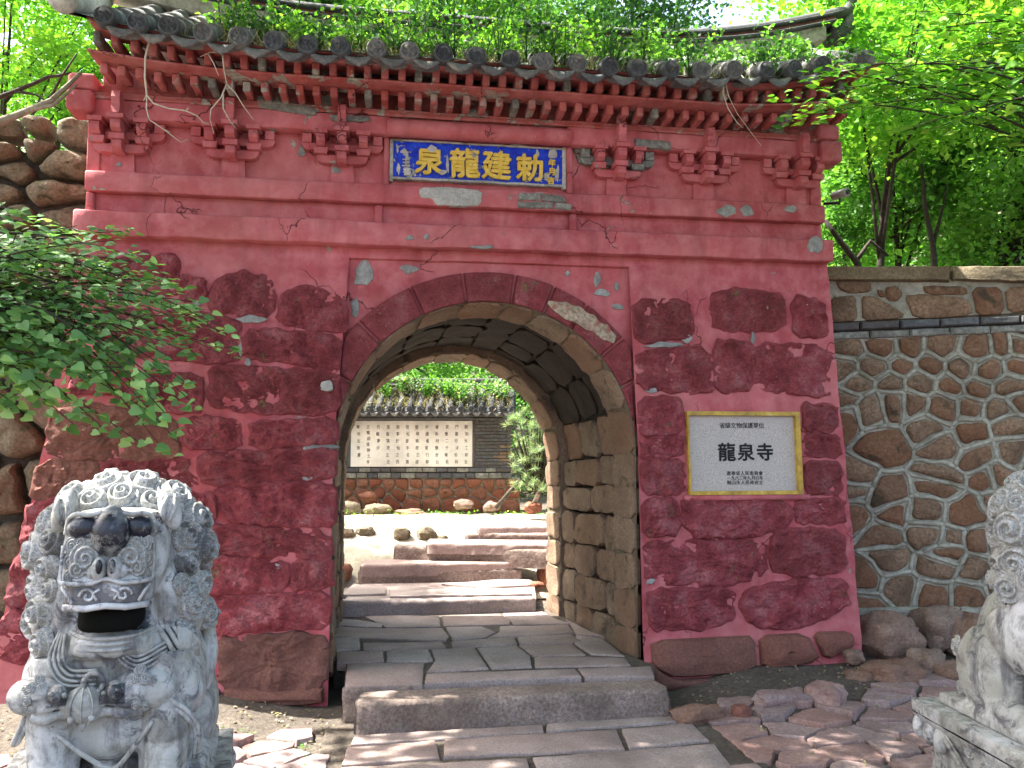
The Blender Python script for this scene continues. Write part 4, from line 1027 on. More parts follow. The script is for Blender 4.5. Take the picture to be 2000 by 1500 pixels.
# boulders at the foot of the right wall
BD = [(1733, 1245, .205, .19, .165, 'big rounded pinkish boulder at the foot of the right wall', 6.05, 0), (1835, 1228, .16, .15, .15, 'ruddy boulder right of the big round boulder', 6.1, 0), (1745, 1325, .18, .15, .12, 'squared grey boulder below the big round one', 5.6, .3),
 (1680, 1335, .12, .1, .085, 'dark low boulder left of the squared boulder', 5.6, 0), (1640, 1330, .10, .08, .045, 'flat brown stone at the corner of the right pier', 5.7, .2), (1668, 1283, .065, .06, .045, 'small pale stone leaning on the pier corner', 5.75, 0),
 (1812, 1300, .12, .12, .11, 'pinkish boulder half hidden behind the right lion', 5.75, 0), (1712, 1352, .05, .04, .03, 'fist-sized stone between the lowest boulders', 5.45, 0), (1900, 1250, .16, .15, .17, 'brown boulder behind the back of the right lion', 6.0, 0),
 (1975, 1250, .18, .15, .19, 'brown boulder at the right edge behind the lion', 6.0, 0), (1880, 1330, .16, .13, .12, 'low boulder behind the hind paw of the right lion', 5.6, 0)]
for i, (x, y, a, b, c, lab, D, an) in enumerate(BD):
    p = Wd(x, y, D); tag(rock('boulder', M['boulder'], p, (a, b, c), None, seed=i + 31, rough=.3, nu=34, nv=22, ang=an, sq=3.0), lab, 'boulder', 'boulders at the foot of the right wall')

# ------------------------------------------------------------------ the right rubble wall
P0, P1 = Wd(1600, 900, 6.42), Wd(2000, 900, 6.12); P0.z = P1.z = 0
RD = (P1 - P0).normalized(); RN = Vector((RD.y, -RD.x, 0)); RN = RN if RN.y < 0 else -RN     # along the wall, towards the viewer
def rw(px, py): q = Wp(px, py, P0, RN); return ((q - P0).dot(RD), q.z)
def rwarp(u, v): return (u + .045 * nz(u, v, 1, 3.2) + .018 * nz(u, v, 2, 9), v + .040 * nz(u, v, 5, 3.2) + .018 * nz(u, v, 7, 9))
def rw_fnw(u, v, h): u, v = rwarp(u, v); return rw_fn(u, v, h)
def rw_fn(u, v, h): q = P0 + RD * u + RN * h; return (q.x, q.y, v)
rwall = thing('rubble_wall', 'retaining wall of brown rubble stones with pale raised mortar right of the gate', 'wall', tuple(P0 + RD * 1.2))
SD = [(1500 + a / 3, 480 + b / 3) for a, b in [(480,620),(650,598),(830,600),(1010,610),(1220,615),(1370,610),(1480,605),(440,705),(605,705),(780,702),(950,705),(1130,722),(1300,722),(1455,705),(505,815),(720,815),(880,805),(1065,820),(1222,835),(1425,830),
 (455,900),(590,950),(712,920),(845,925),(1010,940),(1180,940),(1365,960),(1485,925),(455,995),(690,1170),(925,1065),(1015,1185),(1210,1095),(1420,1070),(1240,1215),(1445,1200),(990,1370),(1325,1355),(500,1390)]]
SD += [(1300 + a * .4, 900 + b * .4) for a, b in [(915,130),(1085,180),(1320,110),(1600,80),(1270,265),(1460,270),(1055,355),(1275,350),(920,265),(1120,255),(1400,385),(1530,400),(1090,500),(1370,450),(1330,530),(1500,560),(1000,590),(1130,612),(1320,645),(1000,675),(1480,650),(1650,200),(1650,400),(1640,600)]]
top, bot = 640, 1190
BND = [rw(1560, 664), rw(1625, 664), rw(2000, 645), rw(2420, 628), rw(2420, 1205), rw(1860, 1185), rw(1655, 1190), rw(1560, 1190)]
extra = random.Random(8); sd = [rw(*s) for s in SD]; u0 = rw(2005, 900)[0]
for k in range(26): sd.append((u0 + .12 + (k % 4) * .32 + extra.uniform(-.06, .06), .55 + (k // 4) * .33 + extra.uniform(-.06, .06)))
cells = voronoi(sd, BND, 1.1, .050)
full = voronoi(sd, BND, 1.1, .0)
m = MB(); m.add([rw_fn(u, v, -.004) for u, v in BND], [tuple(range(len(BND)))[::-1] if area(BND) > 0 else tuple(range(len(BND)))])
V0 = rw(1560, 540)[1]
m.add([rw_fn(rw(1560, 900)[0], .3, -.30), rw_fn(4, .3, -.30), rw_fn(4, 2.98, -.30), rw_fn(rw(1560, 900)[0], 2.98, -.30)], [(0, 1, 2, 3)])
m.build('mortar_bed', M['mortar'], rwall, smooth=False)
m = MB(); done = set()
for c in full:                                            # raised pointing along every joint, once each
    if not c: continue
    for i in range(len(c)):
        a, b = c[i], c[(i + 1) % len(c)]; L_ = math.hypot(b[0] - a[0], b[1] - a[1]); key = (round((a[0] + b[0]) * 40), round((a[1] + b[1]) * 40))
        if L_ < .012 or key in done: continue
        done.add(key); n_ = max(2, int(L_ / .03)); q = [(a[0] + (b[0] - a[0]) * k / n_, a[1] + (b[1] - a[1]) * k / n_) for k in range(n_ + 1)]
        pts = [rw_fnw(u, v, -.003) for u, v in q]
        m.tube(pts, [.017 + .006 * nz(p[0], p[2], 0, 9) for p in pts], 7, caps=True)
m.build('raised_mortar', M['mortar'], rwall)
for i, c in enumerate(cells):
    if not c or abs(area(c)) < .003: continue
    put_stone('stone', M['rubble'], rwall, c, rw_fnw, .014 + .014 * ((i * 5) % 7) / 7, rough=.010, ns=7, step=.045, rings=5, dome=.5, edge=.02, seed=i, rnd=2, wob=.012)
# upper band, stones hand measured
UB = [[(1632,548),(1700,550),(1702,570),(1660,574),(1640,566)], [(1728,562),(1752,558),(1762,575),(1752,590),(1732,586)], [(1802,558),(1888,560),(1890,576),(1830,576),(1806,572)], [(1622,580),(1672,577),(1675,628),(1624,630)],
 [(1682,578),(1710,578),(1765,612),(1762,622),(1684,628)], [(1766,578),(1800,574),(1890,582),(1902,616),(1785,624)], [(1897,562),(1955,560),(1962,612),(1908,618)], [(1962,562),(2030,558),(2034,606),(1968,612)], [(2040,556),(2120,554),(2124,602),(2044,606)], [(2130,552),(2230,550),(2234,598),(2134,600)], [(2240,548),(2400,545),(2400,590),(2244,596)], [(1712,566),(1726,568),(1730,580),(1718,580)]]
for i, p in enumerate(UB): put_stone('stone', M['rubble'], rwall, [rw(*q) for q in p], rw_fn, .018, rough=.008, ns=7, step=.045, rings=4, dome=.4, edge=.02, seed=200 + i, rnd=1, wob=.006)
m = MB(); Q = [rw(1560, 545), rw(1560, 632), rw(2420, 590), rw(2420, 545)]; m.add([rw_fn(u, v, -.003) for u, v in Q], [(0, 1, 2, 3)]); m.build('mortar_bed', M['mortar'], rwall, smooth=False)
def rw_box(name, pa, pb, pc, pd, h0, h1, mat, step=.08, amp=.008):
    a, b, c, d = rw(*pa), rw(*pb), rw(*pc), rw(*pd)       # tl tr br bl
    o = put_stone(name, M[mat], rwall, [a, b, c, d], rw_fn, h1, rough=amp, ns=7, step=step, rings=3, dome=0, edge=.012, rnd=0, sink=h0, seed=pa[0], wob=.006); return o
for a, b in ((1560, 1852), (1858, 2060), (2066, 2240), (2246, 2420)): rw_box('coping_stone', (a, 522), (b, 522), (b, 552 if a < 1850 else 556), (a, 548), .32, .06, 'coping')
for r_, (ya, yb, h) in enumerate(((632, 648, .045), (650, 665, .03))):
    x = 1600 + 20 * r_
    while x < 2420:
        x2 = x + 78; k = (x - 1625) * .042; k2 = (x2 - 1625) * .042
        rw_box('brick', (x + 1, ya - k), (x2 - 1, ya - k2), (x2 - 1, yb - k2), (x + 1, yb - k), .05, h, 'brick' if r_ == 0 else 'oldbrick', amp=.005); x = x2
rw_box('mortar_sill', (1560, 1186), (1870, 1184), (1870, 1200), (1560, 1200), .05, .07, 'mortar', amp=.012)
rw_box('mortar_sill', (1872, 1186), (2420, 1190), (2420, 1210), (1872, 1202), .05, .06, 'mortar', amp=.012)
# body of the wall behind
m = MB(); a0 = rw(1560, 900)[0]; q = [rw_fn(a0, .2, -.02), rw_fn(4.2, .2, -.02), rw_fn(4.2, 2.95, -.02), rw_fn(a0, 2.95, -.02), rw_fn(a0, .2, -.4), rw_fn(4.2, .2, -.4), rw_fn(4.2, 2.95, -.4), rw_fn(a0, 2.95, -.4)]
m.add(q, [(0, 1, 2, 3), (5, 4, 7, 6), (3, 2, 6, 7), (4, 0, 3, 7), (1, 5, 6, 2)]); m.build('core', M['mortar_dark'], rwall, smooth=False)

# ------------------------------------------------------------------ the left dry-stone wall
LP0, LP1 = Wd(-500, 900, 5.35), Wd(160, 900, 5.75); LP0.z = LP1.z = 0
LD = (LP1 - LP0).normalized(); LN = Vector((LD.y, -LD.x, 0)); LN = LN if LN.y < 0 else -LN
def lw(px, py): q = Wp(px, py, LP0, LN); return ((q - LP0).dot(LD), q.z)
def lw_fn(u, v, h): q = LP0 + LD * u + LN * (h + .12 * (1.2 - min(v, 1.2)) * .0); return (q.x, q.y, v)
lwall = thing('dry_stone_wall', 'high wall of big ochre field stones with deep dark joints left of the gate', 'wall', tuple(LP0 + LD * 1.8))
LS = [(22,262),(80,252),(137,256),(18,300),(78,298),(35,335),(112,326),(8,385),(100,380),(36,430),(115,432),(36,485),(112,478),(30,545),(100,540),(160,560),(20,620),(90,625),(155,640),(30,700),(110,705),(30,840),(100,800),(20,960),(90,950),(30,1060),(100,1050),(30,1150),(110,1150),(30,1250),(120,1260),
      (-60,250),(-50,320),(-60,400),(-50,470),(-60,560),(-60,640),(-50,760),(-60,900),(-60,1030),(-60,1180),(-150,260),(-140,370),(-150,500),(-150,650),(-150,820),(-150,1000),(-150,1180),(-260,300),(-260,480),(-260,700),(-260,950),(-260,1200),(-400,400),(-400,700),(-400,1000)]
B_ = [lw(-480, 1320), lw(215, 1320), lw(215, 236), lw(-480, 230)]
for i, c in enumerate(voronoi([lw(*s) for s in LS], B_, 1.15, .04)):
    if c: put_stone('stone', M['fieldstone'], lwall, c, lw_fn, .09 + .06 * ((i * 3) % 5) / 5, rough=.045, ns=4.5, step=.05, rings=7, dome=.12, edge=.035, seed=i + 300, rnd=1, wob=.02, sink=.1)
m = MB(); a, b_ = B_[0][0], B_[1][0]; q = [lw_fn(a, -.2, -.03), lw_fn(b_, -.2, -.03), lw_fn(b_, 3.72, -.03), lw_fn(a, 3.72, -.03), lw_fn(a, -.2, -.6), lw_fn(b_, -.2, -.6), lw_fn(b_, 3.72, -.6), lw_fn(a, 3.72, -.6)]
m.add(q, [(0, 1, 2, 3), (5, 4, 7, 6), (3, 2, 6, 7), (4, 0, 3, 7), (1, 5, 6, 2)]); m.build('core', M['soil'], lwall, smooth=False)

# ------------------------------------------------------------------ screen wall across the courtyard
SDI = 10.8; S0 = Wd(830, 900, SDI); S0.z = 0
def sw(px, py): q = Wp(px, py, S0, -FH); return ((q - S0).dot(RH), q.z)
def sw_fn(u, v, h): q = S0 + RH * u - FH * h; return (q.x, q.y, v)
scr = thing('screen_wall', 'small grey brick screen wall on a rust red stone base seen through the arch', 'wall', (S0.x, S0.y, .78))
SL, SR = sw(560, 900)[0], sw(1000, 900)[0]
def sbx(name, pa, pb, h0, h1, mat, step=.12, amp=.003, lab=None):
    a, b = sw(*pa), sw(*pb); m = MB(); m.sbox(a[0], b[0], -h1, h0, b[1], a[1], step, amp, 8, .006)
    m.v = [tuple(S0 + RH * v[0] + FH * v[1] + Vector((0, 0, v[2]))) for v in m.v]; o = m.build(name, M[mat], scr)
    if lab: o['label'] = lab
    return o
sbx('core', (560, 800), (998, 940), .35, -.012, 'mortar_dark')
sbx('base_core', (560, 934), (1015, 1012), .4, -.008, 'mortar')
rs = random.Random(4); y = 816.0; k = 0
while y < 912:                                              # brick courses
    hgt = 6.6; x = 560 + (k % 2) * 13
    while x < 998:
        x2 = min(x + 26, 998)
        if not (680 < x and x2 < 928) or y < 818:
            worn = 950 < x < 985 and 868 < y < 900 and rs.random() < .6
            a, b = sw(x + .5, y + .7), sw(x2 - .5, y + hgt - .5); m = MB()
            if x2 > 680 and x < 680: b = (sw(680, y)[0], b[1])
            if x < 928 and x2 > 928: a = (sw(928, y)[0], a[1])
            m.box(a[0], b[0], -.006 - rs.uniform(0, .006), .02, b[1], a[1]); m.v = [tuple(S0 + RH * v[0] + FH * v[1] + Vector((0, 0, v[2]))) for v in m.v]
            o = m.build('brick', M['tanstone'] if worn else M['brick'], scr, smooth=False, centered=True)
            if worn: o['label'] = 'brick with its dark face broken away'
        x = x2
    y += hgt; k += 1
for r_, (ya, yb) in enumerate(((913, 922), (923, 934))):
    x = 560 + 9 * r_
    while x < 1000:
        x2 = min(x + rs.uniform(18, 34), 1000); sbx('brick', (x + .6, ya + .6), (x2 - .6, yb - .4), .02, .02 + .012 * rs.random(), rs.choice(['brick', 'brick', 'tiledark', 'oldbrick']), .3, .002); x = x2
sbx('frame_course', (680, 815), (928, 821), .02, .02, 'brick'); sbx('frame_upright', (680.5, 822), (686, 912), .02, .018, 'brick'); sbx('frame_upright', (923, 822), (927.5, 912), .02, .018, 'brick')
# red stone base
rs = random.Random(12); sd = []
for r_, (yy, nn) in enumerate(((944, 17), (962, 14), (982, 12))):
    for i in range(nn): sd.append(sw(560 + (i + .5 + rs.uniform(-.2, .2)) * 460 / nn, yy + rs.uniform(-3, 3)))
for i, c in enumerate(voronoi(sd, [sw(560, 1004), sw(1015, 1004), sw(1015, 935.5), sw(560, 935.5)], 1.0, .018)):
    if c: put_stone('stone', M['redrock'], scr, c, sw_fn, .03, rough=.015, ns=8, step=.06, rings=3, dome=.3, edge=.02, seed=i + 500, rnd=1, wob=.01)
# roof of the screen wall
def spt(px, py, h): u, v = sw(px, py); q = S0 + RH * u - FH * h; q.z = v; return q
zE = sw(800, 801)[1]; 
def srow(u, t): return S0 + RH * u - FH * (.34 - .50 * t) + Vector((0, 0, zE + .32 * t))
m = MB(); us = np.linspace(SL - .1, SR + .05, 20); vs = [srow(u, t) - Vector((0, 0, .03)) for t in (0, .5, 1) for u in us]
m.add(vs, [(j * 20 + i, j * 20 + i + 1, (j + 1) * 20 + i + 1, (j + 1) * 20 + i) for j in range(2) for i in range(19)])
vs = [S0 + RH * u + FH * (.16 + .3 * t) + Vector((0, 0, zE + .29 - .3 * t)) for t in (0, 1) for u in us]; m.add(vs, [(i, i + 1, 20 + i + 1, 20 + i) for i in range(19)])
m.build('roof_bed', M['tileblack'], scr)
sbx('eave_course', (560, 806), (1004, 814), .02, .06, 'tiledark'); sbx('eave_course', (560, 799), (1006, 805.5), .02, .13, 'tiledark')
u = SL - .05; i = 0
while u < SR + .05:
    a, b = srow(u, 0), srow(u, 1); m = MB(); m.tube([a, a.lerp(b, .35), a.lerp(b, .7), b], [.04, .036, .038, .034], 8)
    o = m.build('roof_tile', M['tileblack'], scr)
    d = bpy.data.objects.new('tile_end', dme); COL.objects.link(d); d.parent = o; d.location = a - FH * .004 - root_loc(scr); d.scale = (.68,) * 3; d.rotation_euler = (0, i, -YAW)
    q = bpy.data.objects.new('drip_tile', pme); COL.objects.link(q); q.parent = scr; q.location = srow(u + .065, 0) + Vector((0, 0, -.01)) - root_loc(scr); q.rotation_euler = (0, 0, -YAW); q.scale = (.66, .66, .8)
    u += .131; i += 1
m = MB()
for zz, hw in ((.335, .09), (.375, .06), (.41, .075)):
    m2 = MB().sbox(SL - .1, SR + .1, -hw, hw, zE + zz - .018, zE + zz + .018, .15, .005, 6); m.add([tuple(S0 + RH * v[0] + FH * (v[1] + .17) + Vector((0, 0, v[2]))) for v in m2.v], m2.f)
m.build('ridge', M['tile'], scr)
# inscription slab
ins = thing('inscription_slab', 'white slab with columns of black running-hand Chinese verse on the screen wall', 'sign', tuple(spt(805, 910, .02)))
a, b = sw(686.5, 822), sw(922.5, 911.5)
m = MB().sbox(a[0], b[0], -.022, .01, b[1], a[1], .2, .0005, 3, .004); m.v = [tuple(S0 + RH * v[0] + FH * v[1] + Vector((0, 0, v[2]))) for v in m.v]; m.build('slab', M['whitepanel'], ins)
COLS = ['龍到天工彩去', '門羅尽详阶科', '宫萧二千峰長', '憧雨时勝世公', '中國看家行群', '壁時眺奇三座', '怪松皆手名澗', '根茶於仙之西', '堂宿猜思之五', '丹楓夢沙', '王爾訓清静之寺', '寒年北涛書']
for ci, s in enumerate(COLS):
    px = 911 - ci * 19.1
    for k, ch in enumerate(s):
        p = spt(px, 834 + k * (68.0 / max(5, len(s) - 1)), .0236); letter(ch, 'character', .056, .0006, M['ink'], ins, p + RH * .006 * math.sin(k * 2.3 + ci), yaw=-YAW, sx=.8, roll=.12 * math.sin(k * 3.1 + ci * 1.7))

# rocks at the foot of the screen wall, props, stones
for i, (x, y, D, a, b, c, lab) in enumerate(((680, 998, 10.2, .14, .12, .11, 'mossy grey boulder by the left jamb under the screen wall'), (735, 998, 10.3, .17, .12, .09, 'flat mossy boulder second from the left under the screen wall'), (720, 972, 10.5, .10, .08, .07, 'rusty stone low on the left of the screen wall'),
      (905, 985, 10.4, .12, .1, .06, 'dark stone under the middle of the screen wall'), (1040, 992, 9.6, .10, .08, .065, 'pinkish stone at the foot of the leaning pole'), (800, 1000, 10.3, .16, .1, .035, 'low brown rock in front of the screen wall'), (960, 990, 10.3, .10, .1, .06, 'rough brown stone left of the dark pole'))):
    p = Wd(x, y, D); tag(rock('rock', M['redrock'] if i in (2, 4) else (M['fieldstone'] if i < 2 else M['boulder']), p, (a, b, c), None, seed=60 + i, rough=.4, nu=22, nv=14), lab, 'rock')
def pole(name, a, b, r, mat, lab):
    o = MB().tube([a, a.lerp(b, .5) + Vector((.005, 0, 0)), b], [r, r * .95, r * .85], 8).build(name, M[mat]); tag(o, lab, 'pole')
pole('prop_pole', Wd(1043, 985, 9.6), Wd(1068, 915, 9.65), .028, 'pole', 'pale wooden pole propping the pine beside the screen wall')
pole('prop_pole', Wd(968, 992, 9.9), Wd(1012, 940, 9.9), .026, 'bark', 'dark leaning pole left of the pine')
# small security camera beyond the right side of the gate
sc_ = thing('security_camera', 'small pale security camera on a black bracket beside the right edge of the gate', 'camera', tuple(Wd(1622, 395, 6.7)))
c0 = Wd(1640, 380, 6.7)
MB().tube([c0 + RH * -.035 + FH * .05, c0 + RH * .035 - FH * .07], .038, 12).build('housing', M['metal_white'], sc_)
MB().tube([c0 + RH * .036 - FH * .0705, c0 + RH * .038 - FH * .078], .022, 10).build('lens', M['black'], sc_)
m = MB(); q = Wd(1640, 396, 6.7); m.tube([c0 + Vector((0, 0, -.03)), q, Wd(1608, 398, 6.75)], .014, 6); m.build('bracket', M['black'], sc_)
# ------------------------------------------------------------------ stone guardian lions
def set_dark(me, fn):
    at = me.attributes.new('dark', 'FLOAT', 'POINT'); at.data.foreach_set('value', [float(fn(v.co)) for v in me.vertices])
def super_ell(m, c, r, e=4.0, nu=20, nv=14, rot=None):
    t = MB(); t.ell((0, 0, 0), (1, 1, 1), nu, nv); vs = []
    for v in t.v:
        p = Vector(v); q = (abs(p.x) ** e + abs(p.y) ** e + abs(p.z) ** e) ** (1 / e); p = p / q
        p = Vector((p.x * r[0], p.y * r[1], p.z * r[2])); p = rot @ p if rot is not None else p; vs.append(p + Vector(c))
    m.add(vs, t.f)
def fuse(m, voxel, smooth=4, amp=.0025, ns=26):
    """union of overlapping solids as one continuous carved surface"""
    me = bpy.data.meshes.new('tmp'); me.from_pydata(m.v, [], m.f); me.update()
    o = bpy.data.objects.new('tmp', me); COL.objects.link(o)
    r = o.modifiers.new('r', 'REMESH'); r.mode = 'VOXEL'; r.voxel_size = voxel; r.adaptivity = 0
    s = o.modifiers.new('s', 'SMOOTH'); s.factor = .6; s.iterations = smooth
    bpy.context.view_layer.update(); dg = bpy.context.evaluated_depsgraph_get()
    out = bpy.data.meshes.new_from_object(o.evaluated_get(dg)); bpy.data.objects.remove(o)
    n_ = len(out.vertices); co = np.empty(n_ * 3, np.float32); no = np.empty(n_ * 3, np.float32)
    out.vertices.foreach_get('co', co); out.vertices.foreach_get('normal', no); co = co.reshape(-1, 3); no = no.reshape(-1, 3)
    k = np.array([amp * (nz(c[0], c[1], c[2], ns) + .8 * nz(c[0], c[1], c[2], 8)) for c in co.tolist()], np.float32)
    out.vertices.foreach_set('co', (co + no * k[:, None]).astype(np.float32).ravel()); out.update()
    out.polygons.foreach_set('use_smooth', [True] * len(out.polygons)); return out
def curl_mesh(turns=2.6, amp=.12, sgn=1, tail=0.0):
    nr, na = 20, 44; vs = [(0, 0, .62)]; fs = []
    for i in range(1, nr + 1):
        r = i / nr
        for k in range(na):
            a = 2 * math.pi * k / na
            base = .60 * math.sqrt(max(0, 1 - r * r * .96)) - .12 * (1 if i == nr else 0)
            g = math.cos(sgn * a - 2 * math.pi * turns * r); ridge = amp * (abs(g) ** .6 * math.copysign(1, g)) * (1 - .5 * r ** 6)
            vs.append((r * math.cos(a), r * math.sin(a), base + ridge + .10 * (1 - r)))
    for k in range(na): fs.append((0, 1 + k, 1 + (k + 1) % na))
    for i in range(nr - 1):
        for k in range(na): fs.append((1 + i * na + k, 1 + (i + 1) * na + k, 1 + (i + 1) * na + (k + 1) % na, 1 + i * na + (k + 1) % na))
    me = bpy.data.meshes.new('mane_curl'); me.from_pydata(vs, [], fs); me.update(); me.materials.append(M['marble']); me.polygons.foreach_set('use_smooth', [True] * len(fs)); return me
CURL = [curl_mesh(2.3, .17, 1), curl_mesh(2.8, .15, -1)]
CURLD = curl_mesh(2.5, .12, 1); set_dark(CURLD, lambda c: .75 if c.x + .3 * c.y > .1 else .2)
def curl(parent, pos, nrm, s, k=0, name='mane_curl', me=None, sx=1.0, roll=0.0):
    o = bpy.data.objects.new(name, me or CURL[k % 2]); COL.objects.link(o); o.parent = parent; o.location = pos
    q = Vector(nrm).to_track_quat('Z', 'Y') @ Matrix.Rotation(roll, 3, 'Z').to_quaternion(); o.rotation_euler = q.to_euler(); o.scale = (s * sx, s, s * (1.1 if name == 'mane_curl' else .85)); return o
def sm(pts, n=5):
    pts = [Vector(p) for p in pts]; o = []
    for i in range(len(pts) - 1):
        a, b, c, d = pts[max(0, i - 1)], pts[i], pts[i + 1], pts[min(len(pts) - 1, i + 2)]
        for k in range(n):
            t = k / n; o.append(.5 * ((2 * b) + (c - a) * t + (2 * a - 5 * b + 4 * c - d) * t * t + (3 * b - a - 3 * c + d) * t ** 3))
    return o + [pts[-1]]
def part(name, m, parent, dark=None, mat='marble'):
    o = m.build(name, M[mat], parent, world=False)
    if dark is not None: set_dark(o.data, (lambda c: dark) if not callable(dark) else dark)
    return o
LX = lambda px: (px - 228) * .00163
LZ = lambda py: 1.03 - (py - 930) * .00163
def P3(px, py, y): return Vector((LX(px), y, LZ(py)))
def make_lion(loc, rz, label):
    L = thing('stone_lion', label, 'statue', loc, rz)
    m = MB(); m.box(-.33, .33, -.42, .42, .0, .045)
    m.ell((0, -.04, .40), (.235, .20, .25), 24, 16); m.ell((0, -.10, .50), (.22, .17, .16)); m.ell((0, .17, .30), (.24, .26, .27), 24, 16)
    for s in (-1, 1):
        m.ell((s * .235, .17, .19), (.10, .19, .19), 18, 12); m.ell((s * .25, .02, .07), (.075, .15, .06))
        m.ell((s * .20, -.06, .42), (.085, .12, .15)); m.tube([(s * .165, -.15, .46), (s * .175, -.19, .28), (s * .165, -.21, .06)], [.10, .085, .075], 14)
        m.ell((s * .165, -.29, .065), (.085, .10, .06), 16, 10)
        for t in (-1.2, -.4, .4, 1.2): m.ell((s * .165 + t * .04, -.355 + .012 * abs(t), .065), (.026, .05, .042), 12, 8); m.ell((s * .25 + t * .032, -.12 + .01 * abs(t), .065), (.021, .04, .034), 10, 8)
    m.ell((0, -.19, .24), (.13, .06, .10)); m.ell((0, -.16, .15), (.06, .05, .10))            # apron between the fore legs
    # neck, skull, mane mass
    m.ell((0, .0, .62), (.22, .19, .2), 20, 14); m.ell((0, -.03, .77), (.265, .19, .245), 24, 16)
    for s in (-1, 1): m.ell((s * .215, -.05, .60), (.075, .13, .13)); m.ell((s * .16, -.14, .63), (.045, .08, .15))
    super_ell(m, (0, -.19, .80), (.165, .10, .14), 4); super_ell(m, (0, -.26, .815), (.132, .125, .115), 5); super_ell(m, (0, -.285, .70), (.134, .125, .055), 5)
    super_ell(m, (0, -.18, .512), (.135, .11, .045), 4); m.ell((0, -.14, .60), (.15, .10, .12)); m.ell((0, -.2, .495), (.16, .085, .03))
    # saddle cloth draped over shoulders and the side (thick edge)
    for s in (-1, 1): m.ell((s * .245, -.03, .36), (.06, .2, .13)); m.ell((s * .20, -.13, .335), (.10, .12, .075))
    # tail up the back
    m.tube([(0, .42, .10), (0, .45, .25), (0, .40, .42), (0, .33, .52)], [.05, .055, .05, .03], 10); 
    me = fuse(m, .0085, 3); me.materials.append(M['marble'])
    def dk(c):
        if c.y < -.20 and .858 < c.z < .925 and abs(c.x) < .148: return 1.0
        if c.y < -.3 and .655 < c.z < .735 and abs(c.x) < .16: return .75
        if .555 < c.z < .635 and abs(c.x) < .115 and c.y < -.15: return 1.0  # shade of the mouth opening painted black on the body
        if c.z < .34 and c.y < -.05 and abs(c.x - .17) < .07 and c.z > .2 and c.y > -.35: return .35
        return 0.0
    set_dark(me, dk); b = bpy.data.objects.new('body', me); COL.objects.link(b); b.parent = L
    # face
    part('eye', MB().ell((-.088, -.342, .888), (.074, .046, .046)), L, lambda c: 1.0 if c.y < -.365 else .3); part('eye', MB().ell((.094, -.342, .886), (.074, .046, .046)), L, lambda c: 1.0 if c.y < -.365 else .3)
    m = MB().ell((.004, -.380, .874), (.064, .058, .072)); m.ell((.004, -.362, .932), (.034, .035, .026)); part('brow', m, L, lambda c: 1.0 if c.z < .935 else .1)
    m = MB()
    for s in (-1, 1): m.tube(sm([(s * .030, -.375, .938), (s * .07, -.378, .930), (s * .12, -.372, .932), (s * .150, -.355, .915), (s * .160, -.35, .87)]), .008, 8)
    part('brow_ridge', m, L)
    for s in (-1, 1):
        curl(L, (s * .078, -.375, .800), (0, -1, .05), .054, 0 if s > 0 else 1, 'moustache_curl', sx=1.15); curl(L, (s * .130, -.368, .838), (0, -1, .1), .028, 1, 'moustache_curl'); curl(L, (s * .095, -.372, .845), (0, -1, .15), .026, 0, 'moustache_curl'); curl(L, (s * .135, -.368, .795), (0, -1, 0), .030, 0, 'moustache_curl')
        curl(L, (s * .052, -.385, .776), (0, -1, -.1), .030, 0, 'moustache_curl'); curl(L, (s * .105, -.385, .772), (0, -1, -.1), .034, 0, 'moustache_curl'); curl(L, (s * .135, -.372, .745), (0, -1, -.1), .022, 1, 'moustache_curl')
    m = MB()
    for s in (-1, 1): m.ell((s * .024, -.405, .770), (.025, .035, .036)); m.ell((s * .048, -.395, .762), (.016, .024, .022))
    part('nose', m, L); m = MB()
    for s in (-1, 1): m.ell((s * .020, -.436, .780), (.011, .010, .022))
    part('nostril', m, L, 1.0)
    m = MB()
    m.tube(sm([(-.16, -.375, .84), (-.162, -.39, .745), (-.14, -.408, .732), (-.06, -.415, .728), (0, -.42, .742), (.06, -.415, .728), (.14, -.408, .732), (.162, -.39, .745), (.16, -.375, .84)]), .0065, 8)
    for s in (-1, 1):
        sp = [(s * (.062 + .030 * (1 - t) * math.cos(5.5 * t * 1.6)), -.412, .692 + .024 * (1 - t) * math.sin(5.5 * t * 1.6)) for t in np.linspace(0, .85, 16)]; m.tube(sp, .005, 6)
        m.tube([(s * .155, -.395, .72), (s * .135, -.41, .70), (s * .115, -.412, .672)], .006, 6); m.tube([(s * .02, -.418, .712), (s * .045, -.416, .700), (s * .03, -.416, .68)], .005, 6)
    m.tube([(-.15, -.385, .658), (-.07, -.41, .655), (0, -.412, .662), (.07, -.41, .655), (.15, -.385, .658)], .010, 8); part('lip', m, L)
    m = MB(); super_ell(m, (0, -.255, .604), (.118, .100, .040), 4); part('mouth', m, L, 1.0, 'mouth_shade')
    m = MB()
    for k in range(3): m.tube(sm([(-.13 + .01 * k, -.22, .555 - .018 * k), (-.08, -.275, .545 - .018 * k), (0, -.295, .542 - .018 * k), (.08, -.275, .545 - .018 * k), (.13 - .01 * k, -.22, .555 - .018 * k)]), .007, 7)
    part('lower_jaw', m, L)
    for s in (-1, 1):
        m = MB(); rt = Matrix.Rotation(s * R(-18), 3, 'Y'); m.ell((s * .165, -.225, .935), (.036, .030, .072), 16, 10, rt); o = part('ear', m, L)
        m = MB(); m.tube([(s * .158, -.252, .98), (s * .146, -.262, .94), (s * .150, -.258, .90)], [.006, .011, .006], 7); m.tube([(s * .180, -.245, .985), (s * .185, -.255, .94), (s * .166, -.258, .895)], [.004, .010, .005], 7)
        o2 = part('ear_fold', m, o)
    # mane of spiral curls
    hc = Vector((0, -.03, .77)); rr = random.Random(3); k = 0
